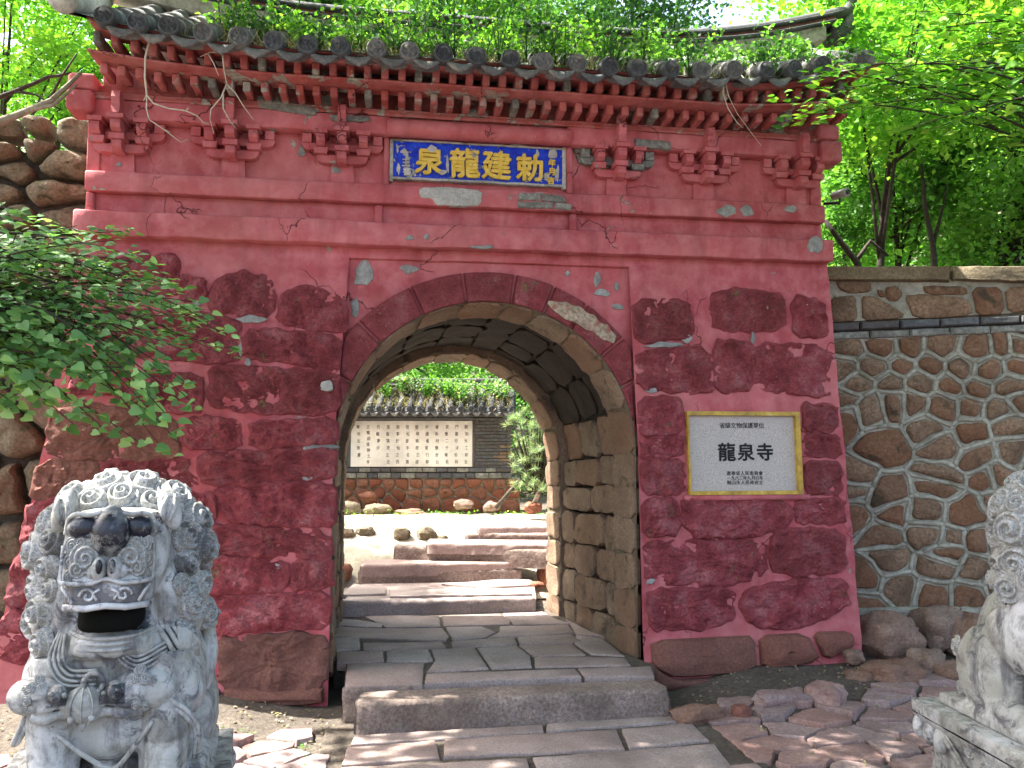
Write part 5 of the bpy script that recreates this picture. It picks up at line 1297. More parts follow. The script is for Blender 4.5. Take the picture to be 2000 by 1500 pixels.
    for dl, n, a0, a1, sc in ((58, 11, -30, 210, .056), (80, 12, -44, 224, .076), (104, 12, -50, 230, .080), (128, 10, -40, 220, .074), (152, 6, 0, 180, .058), (170, 1, 90, 90, .05)):
        for i in range(n):
            ph = R(a0 + (a1 - a0) * (i + (.5 if k % 2 else 0) * 0) / max(1, n - 1)); d = R(dl)
            n_ = Vector((math.cos(ph) * math.sin(d), -math.cos(d), math.sin(ph) * math.sin(d)))
            p = hc + Vector((n_.x * .268, n_.y * .195, n_.z * .238)); 
            if n_.z < -.3: p.z -= .02
            curl(L, p - n_ * .012, n_ + Vector((0, -.25, 0)), sc * rr.uniform(.92, 1.1), i + k, roll=rr.uniform(0, 6.28), me=CURLD if (dl == 58 and i in (1, 2, 8)) or (dl == 80 and i in (0, 2, 3)) or (dl == 104 and i % 4 == 1) else None)
        k += 1
    for s in (-1, 1):
        for (x, y, z, sc) in ((.228, -.13, .61, .068), (.215, -.15, .515, .058), (.268, -.03, .56, .062), (.24, .08, .58, .055), (.255, -.02, .66, .055), (.20, -.17, .68, .04), (.15, .17, .62, .06), (.15, .17, .74, .06), (.05, .2, .66, .06), (.20, .10, .48, .05)):
            curl(L, (s * x, y, z), (s * .8, -.6 if y < 0 else .5, 0), sc, int(z * 100), roll=z * 9)
    # collar ribbons with bells, flowing bands on the chest
    m = MB()
    for q in range(4):
        o_ = q * .014
        m.tube(sm([P3(140, 1222, -.235) + Vector((-.008 * q, .01 * q, 0)), P3(140, 1262, -.255) + Vector((-o_, 0, -.3 * o_)), P3(158, 1288, -.262) + Vector((-.6 * o_, 0, -o_)), P3(205, 1290, -.272) + Vector((0, 0, -o_))]), .0052, 6)
        m.tube(sm([P3(262, 1225, -.255) + Vector((-.3 * o_, 0, 0)), P3(258, 1252, -.268) + Vector((-o_ * .8, 0, -.4 * o_)), P3(280, 1270, -.27) + Vector((0, 0, -o_)), P3(330, 1250, -.235) + Vector((.2 * o_, 0, -o_))]), .0052, 6)
    part('ribbon', m, L)
    m = MB()
    for q in range(3): m.tube(sm([P3(290, 1190, -.19) + Vector((.02 * q, .01 * q, 0)), P3(330, 1245, -.225) + Vector((.02 * q, .012 * q, .004 * q)), P3(365, 1300, -.22) + Vector((.015 * q, .02 * q, .004 * q)), P3(400, 1345, -.17) + Vector((.0, .02 * q, .01 * q))]), .009, 7)
    part('strap', m, L)
    m = MB()
    for q in range(7):
        t = q / 6; m.tube([P3(352, 1215, -.20), P3(358 + 34 * t, 1262 - 14 * t + 10, -.215 + .03 * t), P3(395, 1290, -.165)], [.006, .010, .003], 6)
    part('tassel', m, L); curl(L, P3(350, 1205, -.165), (.5, -.8, .4), .03, 0, 'rosette'); curl(L, P3(80, 1250, -.16), (-.6, -.8, .4), .03, 0, 'rosette')
    # back knob: a small curled head on a post on either shoulder
    m = MB(); m.tube([(.262, .02, .30), (.300, .02, .42), (.292, .02, .50)], [.05, .034, .028], 10); super_ell(m, (.292, .015, .515), (.036, .03, .012), 3); m.ell((.296, .0, .55), (.036, .034, .036)); m.tube([(.27, -.03, .54), (.29, -.045, .53), (.32, -.03, .54)], .008, 6)
    m2 = fuse(m, .006, 2); m2.materials.append(M['marble']); set_dark(m2, lambda c: .8 if c.z > .525 else 0); o = bpy.data.objects.new('strap_knob', m2); COL.objects.link(o); o.parent = L
    for (a, b_, c) in ((.28, -.03, .575), (.31, -.02, .57), (.296, 0, .588), (.325, 0, .555)): curl(o, (a, b_, c), (a - .296, b_ * 2, .05), .016, 1, 'curl', me=CURLD)
    # ring and embroidered ball
    m = MB(); c = P3(200, 1312, -.285); m.tube([c + Vector((.030 * math.cos(a), 0, .030 * math.sin(a))) for a in np.linspace(0, 2 * math.pi, 20)], .0085, 8); part('ring', m, L)
    c = P3(184, 1352, -.275); m = MB(); m.ell(c, (.064, .055, .058), 22, 14)
    for a in (-.6, 0, .6): m.tube([c + Vector((.06 * math.sin(a) * math.cos(t), -.056 * math.cos(t) * math.cos(a * .6), .059 * math.sin(t))) for t in np.linspace(-1.3, 1.3, 12)], .003, 5)
    for s in (-1, 1): m.ell(c + Vector((s * .03, -.046, -.03)), (.011, .008, .011))
    m.ell(c + Vector((0, -.02, -.055)), (.012, .012, .022)); part('ball', m, L)
    # two cubs reaching for the ball
    def cub(cx, cz, s, big):
        m = MB(); r = .047 * big
        m.ell((cx, -.27, cz), (r * 1.05, .05, r)); m.ell((cx + s * .042 * big, -.30, cz + .004), (r * .55, .04, r * .62)); m.ell((cx - s * .05 * big, -.235, cz - .01), (r * 1.5, .06, r * 1.2)); m.ell((cx - s * .085 * big, -.19, cz - .02), (r * .9, .06, r * .95))
        a1 = Vector((cx - s * .02, -.285, cz - .035)); e = Vector((c.x - s * .062, -.30, c.z + .016)); m.tube([a1, a1.lerp(e, .5) + Vector((0, -.015, .0)), e], [.022, .018, .012], 8)
        a2 = Vector((cx - s * .03, -.27, cz - .062)); e2 = Vector((c.x - s * .062, -.285, c.z - .018)); m.tube([a2, a2.lerp(e2, .5) + Vector((0, -.012, -.01)), e2], [.024, .020, .012], 8)
        for ee in (e, e2):
            for f in range(4): m.tube([ee + Vector((-s * .008, 0, .006 - .006 * f)), ee + Vector((s * .016, -.008, .015 - .011 * f))], [.006, .0045], 6)
        o = fuse(m, .0055, 2, .001); o.materials.append(M['marble']); set_dark(o, lambda q: .9 if (q.x - cx) * s > .015 and q.z > cz - .03 and q.z < cz + .03 and q.y < -.3 else 0)
        b = bpy.data.objects.new('cub', o); COL.objects.link(b); b.parent = L
        for i in range(9):
            a = R(20 + i * 34); rad = r * (.75 if i % 2 else 1.02); curl(b, (cx - s * .018 * big + rad * math.cos(a) * .8, -.30 + (.02 if i % 2 == 0 else 0), cz + rad * math.sin(a)), (math.cos(a) * .6, -1, math.sin(a) * .7), .017 * big, i, 'curl')
        for nm_, dx, dy, dz_ in (('eye', .030, -.335, .014), ('nose', .066, -.325, .006)):
            mm = MB(); mm.ell((cx + s * dx * big, dy, cz + dz_), (.010, .009, .0085)); part_ = mm.build(nm_, M['marble'], b, world=False); set_dark(part_.data, lambda q: .9)
    cub(LX(112), LZ(1328), 1, 1.0); cub(LX(272), LZ(1330), -1, 1.18)
    # hems of the saddle cloth
    m = MB()
    for q in (0, 1):
        m.tube(sm([P3(318, 1318, -.25) + Vector((.016 * q, .008 * q, 0)), P3(336, 1362, -.262) + Vector((.014 * q, .004, .008 * q)), P3(372, 1392, -.25) + Vector((.01 * q, 0, .012 * q)), P3(394, 1430, -.22) + Vector((.012 * q, 0, 0)), P3(392, 1490, -.19) + Vector((.014 * q, 0, 0))]), .0085, 7)
        m.tube(sm([P3(90, 1320, -.215) + Vector((-.014 * q, 0, 0)), P3(82, 1370, -.22) + Vector((-.014 * q, 0, 0)), P3(60, 1420, -.20) + Vector((-.014 * q, 0, 0)), P3(44, 1436, -.15)]), .0085, 7)
    m.tube(sm([P3(130, 1400, -.265), P3(190, 1450, -.265), P3(240, 1478, -.26), P3(275, 1445, -.265), P3(312, 1395, -.265)]), .008, 7)
    part('cloth_hem', m, L)
    # curls on legs, tail and elbows, claws
    for s in (-1, 1):
        for (x, y, z, sc) in ((.245, .34, .16, .045), (.24, .36, .08, .04), (.23, -.17, .14, .035), (.235, -.18, .22, .035), (.25, .36, .25, .05)): curl(L, (s * x, y, z), (s, .35 if y > 0 else -.2, 0), sc, int(y * 30), 'leg_curl')
        m = MB()
        for t in (-1.2, -.4, .4, 1.2): m.ell((s * .165 + t * .04, -.400 + .012 * abs(t), .055), (.013, .016, .016), 10, 8)
        part('claws', m, L, .8)
    for (z, sc) in ((.30, .06), (.40, .07), (.50, .06)): curl(L, (0, .47 - (z - .3) * .4, z), (0, 1, .2), sc, int(z * 10), 'tail_curl')
    for ch in L.children:                                    # the face is narrower than the mane
        nm_ = ch.name.split('.')[0]
        if nm_ in ('eye', 'brow', 'brow_ridge', 'nose', 'nostril', 'lip', 'mouth', 'moustache_curl'):
            k = .95 if nm_ in ('brow', 'nose', 'nostril') else .84
            ch.location.x *= k; ch.scale.x *= k
    L.scale = (.94, .96, 1.0); return L
lion = make_lion((-1.540, -2.525, .475), R(9), 'pale marble guardian lion facing the viewer in front of the left pier')
lion2 = copy_tree(lion, loc=(2.03, -2.62, .50), rz=R(-5)); lion2['label'] = 'pale marble guardian lion cut off by the right edge of the picture'
def pedestal(loc, rz, label):
    Pd = thing('lion_pedestal', label, 'pedestal', loc, rz); hw, hl = .385, .49; z1 = loc[2]
    def ring(z): return None
    m = MB().sbox(-hw, hw, -hl, hl, .442, .498, .05, .003, 9, .008); m.build('top_slab', M['marble'], Pd, world=False)
    m = MB(); rows = [(.44, 1.0), (.42, .985), (.40, .93), (.33, .88), (.25, .86), (.20, .88), (.17, .95), (.13, 1.0), (.12, 1.02), (0, 1.04)]; n_ = 0; vs = []
    nn = 14
    for z, k in rows:
        pts = [(-hw + 2 * hw * i / nn, -hl) for i in range(nn)] + [(hw, -hl + 2 * hl * i / nn) for i in range(nn)] + [(hw - 2 * hw * i / nn, hl) for i in range(nn)] + [(-hw, hl - 2 * hl * i / nn) for i in range(nn)]
        for x, y in pts: d = .004 * nz(x, y, z, 12); vs.append((x * k + d, y * k + d, z))
    c = 4 * nn; m.add(vs, [(j * c + (i + 1) % c, j * c + i, (j + 1) * c + i, (j + 1) * c + (i + 1) % c) for j in range(len(rows) - 1) for i in range(c)][::1])
    m.f = [f[::-1] for f in m.f]; m.build('body', M['marble'], Pd, world=False)
    for sx, sy in ((-1, -1), (1, -1), (-1, 1), (1, 1)):      # corner lotus petals
        for k in range(3):
            m = MB(); m.ell((sx * (hw * .94 - .075 * k), sy * hl * .93, .385 - .01 * k), (.036, .03, .055), 12, 9); m.build('lotus_petal', M['marble'], Pd, world=False)
            if k: m = MB(); m.ell((sx * hw * .93, sy * (hl * .94 - .075 * k), .385 - .01 * k), (.03, .036, .055), 12, 9); m.build('lotus_petal', M['marble'], Pd, world=False)
    for s in (-1, 1):                                         # triangular cloth panel with scrolls hanging on each long side
        m = MB(); x = s * (hw * .955)
        m.tube([(x, -.33, .435), (x * .94, 0, .17), (x, .33, .435)], .010, 7); m.tube([(x, -.29, .435), (x * .95, 0, .20), (x, .29, .435)], .006, 6)
        m.build('cloth_panel', M['marble'], Pd, world=False)
        for (y, z, sc) in ((0, .36, .05), (-.12, .39, .035), (.12, .39, .035), (-.06, .31, .03), (.06, .31, .03), (0, .27, .03)): curl(Pd, (s * hw * .885, y, z), (s, 0, .1), sc, int(y * 50), 'scroll')
    return Pd
pedestal((-1.56, -2.525, -0.025), R(9), 'carved stone pedestal under the left guardian lion')
pedestal((2.03, -2.62, 0.0), R(-5), 'carved stone pedestal with lotus petals under the right guardian lion')
# ------------------------------------------------------------------ vegetation
RS = np.random.RandomState(42)
def bez(a, b, sag=0.0, n=8, side=Vector((0, 0, 0))):
    a, b = Vector(a), Vector(b); L = (b - a).length
    return [a.lerp(b, t) + (Vector((0, 0, sag * L)) + side * L) * math.sin(math.pi * t) for t in np.linspace(0, 1, n)]
def crown_pts(c, r, n, k, rs, flat=.55, sig=.17):
    d = rs.normal(0, 1, (k, 3)); d /= np.linalg.norm(d, axis=1)[:, None]; rad = rs.uniform(.25, 1, k) ** .5
    C = d * rad[:, None] * np.array(r); w_ = rs.uniform(.4, 1.6, k); idx = rs.choice(k, n, p=w_ / w_.sum())
    s = np.array(r).mean() * sig * w_[idx][:, None]
    P = C[idx] + rs.normal(0, 1, (n, 3)) * s * np.array([1, 1, flat])
    return P + np.array(c), C + np.array(c), d[idx]
def tree(name, label, cat, base, c, r, n, size, mat, seed, k=46, trunk_r=.09, group=None, shape='diamond', nl=9, tilt=.7, bark='bark', gaps=()):
    base = Vector(base); t = thing(name, label, cat, tuple(base), 0, group); rs = np.random.RandomState(seed)
    P, C, D = crown_pts(c, r, n, k, rs)
    for g, rad in gaps:                                       # openings cut along the sun's direction to light chosen spots
        w_ = P - np.array(g); sv = np.array(SUN_V[:]); w_ = w_ - (w_ @ sv)[:, None] * sv; P = P[np.linalg.norm(w_, axis=1) > rad]; n = len(P)
    rn = np.clip(.5 + .55 * np.array([mnoise.noise(Vector(p) * 1.1) for p in P]) + rs.normal(0, .13, n), 0, 1)
    leaves('crown', P, size, M[mat], t, shape, tilt, None, seed, rnd=rn)
    m = MB(); top = Vector(c) + Vector((0, 0, r[2] * .3)); pts = bez(base, top, 0, 9, Vector((rs.uniform(-.05, .05), rs.uniform(-.05, .05), 0)))
    m.tube([p + Vector((.05 * trunk_r * 8 * nz(p.x, p.y, p.z, 1.1), 0, 0)) for p in pts], [trunk_r * (1 - .75 * i / 8) for i in range(9)], 8); m.build('trunk', M[bark], t)
    m = MB()
    for i in range(nl):
        q = pts[3 + i % 5]; e = Vector(C[i]); m.tube(bez(q, e, .06, 6), [trunk_r * .45, trunk_r * .36, trunk_r * .28, trunk_r * .2, trunk_r * .14, trunk_r * .06], 5)
    m.build('limb', M[bark], t); return t
def gz(x, y): return ground_z(x, y) - .05
TR = [ # px, py, camera distance, radii, leaves, leaf size, material, label
 (1800, 90, 7.3, (1.35, 1.0, .95), 14000, .07, 'leaf_lime', 'bright lime tree leaning over the wall at the upper right'),
 (1740, 330, 8.6, (.95, .9, .95), 13000, .07, 'leaf_mid', 'dark green bushy tree just right of the gate behind the wall'),
 (1960, 340, 8.0, (.85, .9, 1.1), 12000, .07, 'leaf_mid', 'shady tree at the right edge behind the rubble wall'),
 (1620, 250, 10.5, (1.3, 1.2, 1.6), 9000, .085, 'leaf_mid', 'middle distance tree beside the right corner of the roof'),
 (1900, 420, 12.0, (2.2, 1.5, 1.7), 12000, .10, 'leaf_lime', 'sunlit thicket tree low behind the right wall'),
 (1720, 40, 13.0, (2.1, 1.8, 1.9), 10000, .11, 'leaf_lime', 'far sunlit tree behind the upturned ridge horn'),
 (2050, 60, 12.0, (2.4, 1.8, 2.6), 12000, .10, 'leaf_lime', 'far tree at the upper right corner'),
 (1680, 430, 14.5, (1.6, 1.5, 1.6), 7000, .11, 'leaf_mid', 'distant tree glimpsed between gate and wall coping'),
 (20, 70, 8.0, (1.0, 1.0, 1.15), 9000, .07, 'leaf_lime', 'brilliant lime tree at the upper left corner'),
 (-260, 150, 9.5, (1.6, 1.3, 2.2), 9000, .08, 'leaf_lime', 'tree off the left edge behind the dry stone wall'),
 (90, 20, 16.5, (2.8, 1.8, 2.8), 12000, .13, 'leaf_lime', 'far lime tree behind the left end of the roof'),
 (860, -20, 15.5, (2.5, 1.5, 1.9), 12000, .12, 'leaf_mid', 'green tree rising behind the middle of the roof'),
 (1230, 0, 15.0, (1.5, 1.4, 1.7), 10000, .11, 'leaf_dark', 'dark leafy tree left of the bright gap in the sky'),
 (520, -40, 16.0, (2.8, 1.5, 2.1), 12000, .12, 'leaf_mid', 'tree behind the left half of the roof'),
 (1020, 60, 19, (3.0, 1.6, 1.6), 9000, .12, 'leaf_dark', 'broad distant tree filling the view behind the ridge'),
 (790, 700, 14.0, (1.9, 1.2, 1.0), 12000, .07, 'leaf_mid', 'leafy tree above the screen wall seen through the arch'),
 (1010, 730, 13.0, (.75, .8, 1.2), 6000, .06, 'leaf_mid', 'slender tree right of the screen wall seen through the arch'),
 (640, 690, 13.0, (1.4, 1.0, 1.3), 7000, .07, 'leaf_lime', 'sunlit tree left of the screen wall'),
 (900, 660, 18.0, (4.0, 2.0, 2.6), 12000, .11, 'leaf_mid', 'broad far tree closing the view through the arch'),
]
for i, (px, py, D, r, n, s, mt, lab) in enumerate(TR):
    c = Wd(px, py, D); off = (.5 * r[0] * (1 if i % 2 else -1)) if D < 12 else 0
    bx, by_ = c.x + off * .4, c.y + .3
    if 12.9 < D < 20 and abs(bx) < 2.4 and px > 200: bx = c.x + (1.2 if px > 850 else -1.2)
    tree('tree', lab, 'tree', (bx, by_, gz(bx, by_)), c, r, n, s, mt, 100 + i, trunk_r=.045 if D < 12 else .12)
# unseen overhead tree, its crown sized and gapped to shade and dapple the foreground
tree('shade_tree', 'big unseen shade tree left of the viewer, its crown shaped to dapple the light', 'tree', (-5.2, -4.8, -.1), (-1.8, -2.95, 6.6), (4.8, 3.3, 1.0), 48000, .14, 'leaf_mid', 7, k=90, trunk_r=.22, gaps=(((-1.50, -2.60, 1.5), .26), ((-1.28, -2.75, 1.05), .16), ((1.45, -.9, .05), .10), ((2.7, -.6, .3), .12), ((-2.2, .2, 4.2), .5)))
tree('shade_tree', 'shade tree right of the lions with its crown over the right wall', 'tree', (5.6, -3.4, .0), (3.6, -2.6, 6.3), (2.6, 2.4, 1.0), 9000, .11, 'leaf_mid', 8, k=40, trunk_r=.18)
# dark slender trunks behind the right wall
def bare(name, pts, r0, r1, mat, label, cat='trunk'):
    m = MB()
    for k, pl_ in enumerate(pts):
        q = [Wd(*p) for p in pl_]; Q = []
        for i in range(len(q) - 1):
            for t in (0, .5): Q.append(q[i].lerp(q[i + 1], t) + Vector((0, 0, .012 * nz(i, t, k, 3))))
        Q.append(q[-1]); n_ = len(Q); s_ = 1 if k == 0 else .6
        m.tube(Q, [s_ * (r0 + (r1 - r0) * i / (n_ - 1)) for i in range(n_)], 7)
    o = m.build(name, M[mat]); tag(o, label, cat); return o
bare('sapling', [[(1690, 560, 7.2), (1672, 510, 7.2), (1640, 470, 7.2), (1612, 430, 7.2)], [(1672, 510, 7.2), (1700, 470, 7.2), (1735, 500, 7.2)]], .035, .02, 'bark', 'dark forked sapling stem against the right edge of the gate')
bare('sapling', [[(1828, 560, 7.6), (1822, 480, 7.6), (1806, 400, 7.6), (1800, 320, 7.6)], [(1822, 480, 7.6), (1838, 420, 7.6), (1850, 360, 7.6)]], .035, .012, 'bark', 'pair of thin dark stems above the middle of the right wall')
bare('trunk', [[(1985, 560, 8.2), (1990, 470, 8.2), (2000, 380, 8.2), (1985, 200, 8.2)]], .13, .10, 'bark', 'thick dark trunk at the right edge above the coping')
bare('fallen_branch', [[(-60, 262, 5.0), (40, 222, 5.0), (100, 196, 5.0), (158, 142, 5.0)], [(60, 214, 5.0), (105, 205, 5.0), (150, 165, 5.0)]], .028, .012, 'deadwood', 'pale bare branch lying over the top of the left stone wall', 'branch')
bare('bare_branch', [[(-60, 215, 5.6), (30, 178, 5.6), (95, 150, 5.6), (140, 142, 5.6)], [(30, 178, 5.6), (70, 185, 5.6), (120, 215, 5.6)], [(95, 200, 5.6), (120, 150, 5.6), (150, 105, 5.6)]], .020, .008, 'bark', 'thin dark forked branch at the upper left over the wall', 'branch')

# hanging dead twigs on the eave
def twig(label, lines, D0=4.93, r=.0065):
    m = MB()
    for k, ln in enumerate(lines):
        q = [Wd(x, y, D0 - .0 + .02 * nz(x, y, 0, .02)) for x, y in ln]; n_ = len(q); m.tube(q, [r * (1 if k == 0 else .62) * (1 - .6 * i / (n_ - 1)) for i in range(n_)], 5)
    o = m.build('dead_twig', M['twig']); tag(o, label, 'twig')
twig('long pale dead twig hanging from the third tile at the left', [[(306, 58), (292, 80), (284, 112), (283, 150), (287, 186), (300, 202), (330, 212), (362, 216), (385, 226), (398, 240), (408, 242)], [(287, 186), (286, 212), (292, 234), (322, 254), (340, 268), (354, 278), (367, 272)], [(287, 184), (280, 197)], [(322, 254), (333, 259)], [(364, 216), (369, 209)]], 4.80, .0078)
twig('branching dead twig hanging from the fifth tile over the second bracket', [[(452, 56), (446, 76), (434, 102), (438, 140), (443, 166)], [(434, 102), (410, 102), (391, 111)], [(406, 104), (418, 125), (427, 148)], [(443, 164), (432, 190), (412, 214), (410, 232), (418, 262)], [(443, 164), (460, 182), (476, 208), (496, 235)], [(436, 180), (436, 212), (450, 238), (462, 252)]], 4.84, .0082)
twig('thin pale curved stems hanging from the eave near the right end', [[(1413, 158), (1413, 185), (1422, 212), (1440, 240), (1452, 250)], [(1416, 158), (1424, 190), (1440, 222), (1462, 252), (1488, 286)]], 5.30, .006)

# shrub reaching in from the left
def sprays(t, starts, tips, D, n_leaf, size, mat, sag, seed, spread=.10, up=(0, -.25, 1), shape='heart', tilt=.38, twr=.006, drop=.2):
    rs = np.random.RandomState(seed); PP = []; DD = []; m = MB()
    for k, tip in enumerate(tips):
        a = starts[k % len(starts)]; A = Wd(a[0], a[1], D + rs.uniform(-.3, .3)); B = Wd(tip[0], tip[1], D + rs.uniform(-.35, .35))
        pts = bez(A, B, sag * rs.uniform(.5, 1.3), 12, Vector((0, 0, 0))); m.tube(pts, [twr * (1.6 - 1.3 * i / 11) for i in range(12)], 5)
        d = (B - A).normalized()
        nn = int(n_leaf * rs.uniform(.7, 1.3))
        for i in range(nn):
            u = rs.uniform(.10, 1.02) ** .85; j = min(10, int(u * 11)); p = pts[j].lerp(pts[j + 1], min(1, max(0, u * 11 - j)))
            sp = spread * (1.15 - .8 * u); o = Vector((rs.normal(0, sp), rs.normal(0, sp), rs.normal(0, sp * .35) - sp * drop)); PP.append(p + o); DD.append(d + o * 3)
        for q in range(5):
            j = rs.randint(3, 10); e = pts[j] + Vector((rs.normal(0, spread * 1.2), rs.normal(0, spread), rs.normal(-.02, spread * .4))); m.tube([pts[j], pts[j].lerp(e, .5) + Vector((0, 0, .01)), e], [twr * .6, twr * .45, twr * .3], 4)
    m.build('branch', M['bark'], t); leaves('leaves', PP, size, M[mat], t, shape, tilt, DD, seed, up=up)
sh = thing('shrub', 'green leafy shrub reaching across the left pier from the picture edge', 'shrub', (-3.6, -1.6, 0))
tl = [(238, 452), (222, 470), (150, 440), (262, 500), (285, 515), (240, 530), (330, 545), (345, 560), (300, 560), (380, 590), (400, 605), (425, 635), (445, 655), (455, 682), (430, 690), (390, 640), (355, 620), (330, 650), (370, 690), (335, 700), (300, 660), (260, 620), (210, 560), (180, 520), (120, 500), (90, 540), (60, 470), (40, 410), (90, 430), (160, 600), (210, 650), (250, 700), (140, 680), (70, 600), (60, 660)]
tlow = [(380, 790), (360, 745), (320, 880), (335, 850), (285, 800), (250, 785), (200, 740), (170, 740), (120, 720), (80, 760), (45, 800), (100, 760), (225, 720), (300, 745), (30, 740), (145, 830), (200, 835), (330, 815), (60, 700), (270, 740), (10, 690), (280, 870), (320, 780), (30, 640), (350, 780)]
sprays(sh, [(-220, 560), (-260, 620), (-200, 640), (-260, 500)], tl, 3.9, 84, .040, 'leaf_shrub', .10, 5, .095, up=(.05, -.35, 1), tilt=.30)
sprays(sh, [(-260, 640), (-240, 700), (-200, 600)], tlow, 3.8, 46, .050, 'leaf_shrub', .16, 6, .085, up=(0, -.85, .75), tilt=.4, drop=.8)
# near branches at the upper right
rb = thing('overhanging_branch', 'leafy branches hanging in from the upper right in front of the roof corner', 'branch', (4.2, -1.2, 1))
sprays(rb, [(2150, 330), (2200, 250), (2180, 180)], [(1508, 192), (1530, 238), (1560, 225), (1600, 180), (1570, 150), (1640, 205), (1620, 140), (1690, 150), (1700, 215), (1750, 120), (1800, 180), (1830, 250), (1900, 200), (1880, 120), (1760, 260), (1950, 280)], 4.9, 75, .058, 'leaf_lime', .10, 15, .12, up=(0, -.45, 1), tilt=.35)
sprays(rb, [(2180, 60), (2200, 120)], [(1700, 90), (1780, 60), (1850, 30), (1900, 90), (1960, 150), (1760, 20), (1840, 110)], 5.6, 75, .06, 'leaf_lime', .08, 16, .15, up=(0, -.3, 1))
bare('bare_branch', [[(2060, 310, 5.3), (1960, 260, 5.3), (1900, 225, 5.3), (1800, 170, 5.3), (1700, 150, 5.3)], [(1930, 240, 5.3), (1970, 170, 5.3), (1950, 120, 5.3)], [(2010, 150, 5.3), (1970, 165, 5.3), (1955, 130, 5.3)]], .014, .006, 'bark', 'crooked thin branch crossing the leaves at the upper right', 'branch')

# weeds on the roofs
def weed(base, h, n, size, mat, label, seed, group, name='roof_weed', straw=False, lean=(0, 0)):
    t = thing(name, label, 'weed', tuple(base), 0, group); rs = np.random.RandomState(seed); m = MB(); PP = []; DD = []
    for s in range(rs.randint(3, 7)):
        e = Vector(base) + Vector((rs.normal(lean[0], .33) * h, rs.normal(lean[1], .28) * h, h * rs.uniform(.6, 1.1))); pts = bez(base, e, .05, 6); m.tube(pts, [.004, .0035, .003, .0025, .002, .001], 4)
        for i in range(n):
            u = rs.uniform(.15, 1.05); j = min(4, int(u * 5)); p = pts[j].lerp(pts[j + 1], u * 5 - j); o = Vector(rs.normal(0, .13 * h, 3)); o.z *= .6; PP.append(p + o); DD.append(o + Vector((0, 0, .02)))
    m.build('stem', M['leaf_straw' if straw else 'leaf_mid'], t); leaves('leaves', PP, size, M[mat], t, 'diamond', .8, DD, seed); return t
rs = np.random.RandomState(77)
used_w = set(); ORD = 'first second third fourth fifth sixth seventh eighth ninth tenth eleventh twelfth thirteenth fourteenth fifteenth sixteenth seventeenth eighteenth nineteenth twentieth twenty-first twenty-second twenty-third'.split()
pos = ['over the left bracket', 'left of the blue board', 'above the blue board', 'right of the blue board', 'over the right pier', 'near the right end']
for i in range(58):
    f_ = i / 57; x = -1.75 + 4.2 * f_ + rs.uniform(-.1, .1); t_ = rs.uniform(.03, .85) if i % 3 else rs.uniform(.02, .12)
    if x < -1.2 and t_ < .2: t_ += .25
    p = roof_pt(x, t_, -.02); zone = min(5, int(f_ * 6)); right = f_ > .62
    hh = rs.uniform(.20, .44) * (1.2 if .15 < f_ < .75 else .8)
    if right and t_ < .15 and i % 2: continue
    tile_no = min(range(len(ex)), key=lambda q: abs(ex[q].x - x)); lv = 'at the eave' if t_ < .12 else ('low on the slope' if t_ < .32 else ('halfway up the slope' if t_ < .58 else 'high by the ridge'))
    while (tile_no, lv) in used_w and tile_no > 0: tile_no -= 1
    used_w.add((tile_no, lv))
    weed(p, hh, 26, .040, 'leaf_lime' if (not right and i % 3) else ('leaf_mid' if i % 3 else 'leaf_dark'), 'leafy green weed above the ' + ORD[tile_no] + ' round tile end from the left, ' + lv, 300 + i, 'weeds growing on the gate roof')
def grass(name, label, P, L, mat, seed, group=None, lean=.5):
    rs = np.random.RandomState(seed); n = len(P); D = np.stack([rs.normal(0, lean, n), rs.normal(0, lean, n), np.ones(n)], 1)
    return leaves(name, P, L, M[mat], None, 'needle', 1.0, D, seed, up=(0, -1, .2))
P = []
for i in range(2600):
    x = rs.uniform(-2.0, 2.5); t_ = rs.uniform(0, .7); p = roof_pt(x, t_, -.03); P.append(p)
tag(grass('roof_grass', '', P, .11, 'leaf_straw', 3), 'dry grass and straw caught between the roof tiles', 'grass', kind='stuff')
P = [roof_pt(rs.uniform(-1.3, 2.5), rs.uniform(.1, .95), rs.uniform(-.02, .09)) for _ in range(5200)]
tag(leaves('roof_moss', P, .032, M['leaf_mid'], None, 'diamond', .9, None, 9), 'low creeping greenery matted over the roof tiles', 'moss', kind='stuff')
for i in range(23):
    u = SL + (SR - SL) * (i + .5) / 23 + rs.uniform(-.05, .05); p = srow(u, rs.uniform(.1, 1)); 
    weed(p, rs.uniform(.18, .38), 56, .036, 'leaf_mid' if i % 3 else 'leaf_pine', 'weed on the roof of the screen wall, ' + ORD[i] + ' clump from the left', 500 + i, 'weeds on the screen wall roof')
P = [srow(rs.uniform(SL, SR), rs.uniform(-.05, 1.1)) + Vector((0, 0, rs.uniform(-.02, .06))) for _ in range(3000)]
tag(grass('wall_grass', '', P, .085, 'leaf_straw', 4, lean=.9), 'straw and dry grass on the roof of the screen wall', 'grass', kind='stuff')
# pine by the screen wall
pt_ = thing('pine_shrub', 'pale silvery pine shrub right of the screen wall', 'shrub', tuple(Wd(1040, 985, 9.6)))
rs = np.random.RandomState(5); PP = []; DD = []; m = MB(); b0 = Wd(1048, 990, 9.65)
for i in range(130):
    c = Wd(1046 + rs.normal(0, 24) * (1.0), 885 + rs.uniform(-85, 75), 9.6 + rs.normal(0, .15)); m.tube([b0.lerp(c, .3) + Vector((0, 0, .1)), b0.lerp(c, .7), c], [.010, .006, .003], 4)
    d = (c - b0).normalized()
    for q in range(46): PP.append(c + Vector(rs.normal(0, .012, 3))); DD.append(d * .6 + Vector(rs.normal(0, .8, 3)))
m.build('branch', M['bark'], pt_); leaves('needles', PP, .085, M['leaf_pine'], pt_, 'needle', 1.0, DD, 5)
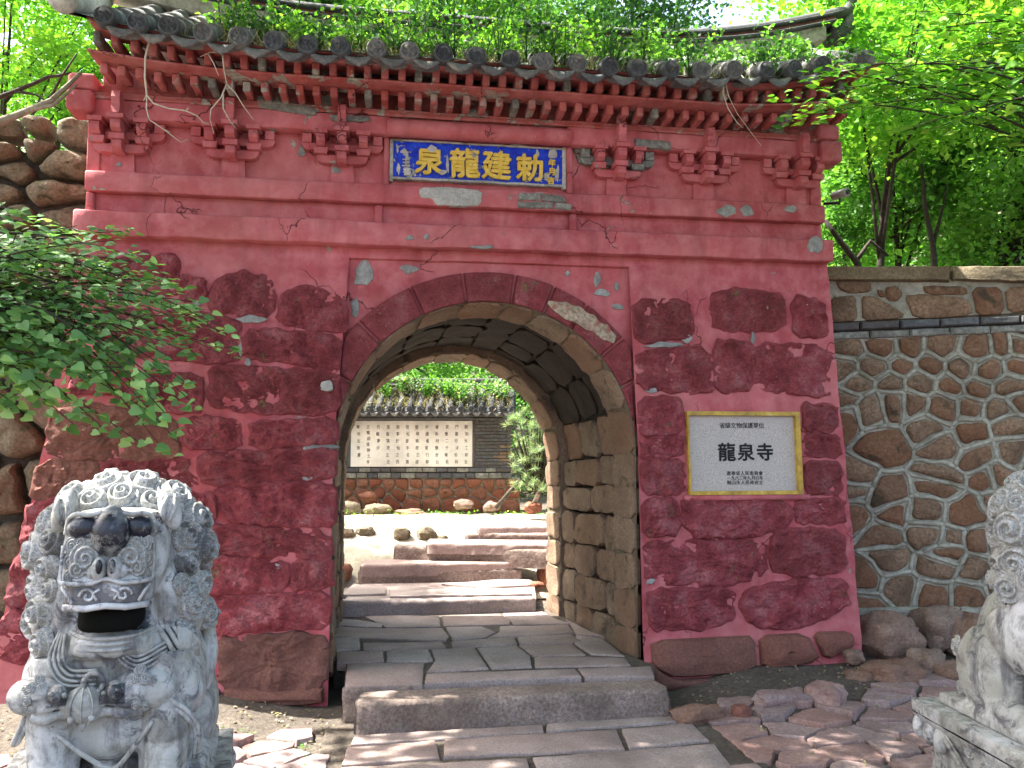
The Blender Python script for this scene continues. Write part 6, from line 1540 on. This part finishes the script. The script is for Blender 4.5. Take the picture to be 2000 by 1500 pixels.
# ground cover on the slopes, small weeds at wall feet
def cover(n, x0, x1, y0, y1, cond, size, mat, name, label, seed, zup=.25):
    rs = np.random.RandomState(seed); P = []
    while len(P) < n:
        x, y = rs.uniform(x0, x1), rs.uniform(y0, y1)
        if cond(x, y): P.append((x, y, ground_z(x, y) + abs(rs.normal(0, zup))))
    tag(leaves(name, P, size, M[mat], None, 'diamond', .8, None, seed), label, 'ground cover', kind='stuff')
cover(26000, -14, 16, 7.5, 24, lambda x, y: True, .13, 'leaf_mid', 'undergrowth', 'leafy undergrowth covering the slope behind the courtyard', 21, .5)
cover(14000, 3.2, 12, 1.2, 9, lambda x, y: True, .09, 'leaf_mid', 'undergrowth', 'leafy undergrowth behind the right retaining wall', 22, .45)
cover(9000, -11, -3.4, 1.0, 9, lambda x, y: True, .09, 'leaf_lime', 'undergrowth', 'leafy undergrowth behind the left stone wall', 23, .45)
cover(900, -2.6, 2.2, 4.3, 5.4, lambda x, y: rs.rand() < .5, .035, 'leaf_lime', 'grass', 'short weeds at the foot of the screen wall', 24, .03)
cover(420, -2.2, -.95, -1.5, -.1, lambda x, y: mnoise.noise(Vector((x * 3, y * 3, 0))) > .12, .018, 'leaf_mid', 'grass', 'sparse small weeds on the bare soil left of the step', 25, .01)
def litter(n, box, z, name, label, seed):
    rs = np.random.RandomState(seed); P = [(rs.uniform(box[0], box[1]), rs.uniform(box[2], box[3])) for _ in range(n)]
    tag(leaves(name, [(x, y, ground_z(x, y) + z) for x, y in P], .022, M['leaf_straw'], None, 'diamond', .25, None, seed), label, 'litter', kind='stuff')
litter(500, (-3, -.9, -2.2, -.2), .015, 'leaf_litter', 'scattered dry leaf bits on the soil left of the path', 31); litter(500, (1.25, 3.6, -2.6, .1), .03, 'leaf_litter', 'scattered dry leaf bits on the paving right of the path', 32)
# pebbles and dirt grains along the wall feet
m = MB(); rs = np.random.RandomState(9)
for i in range(260):
    if i % 2: x, y = rs.uniform(1.1, 3.2), rs.uniform(-.8, .05)
    else: x, y = rs.uniform(-2.8, -.95), rs.uniform(-1.9, -.1)
    r = rs.uniform(.005, .014); m.ell((x, y, ground_z(x, y) + r * .4), (r, r * rs.uniform(.7, 1.2), r * .7), 6, 4)
o = m.build('pebbles', M['boulder']); tag(o, 'small pebbles scattered on the soil at the wall feet', 'pebbles', kind='stuff')
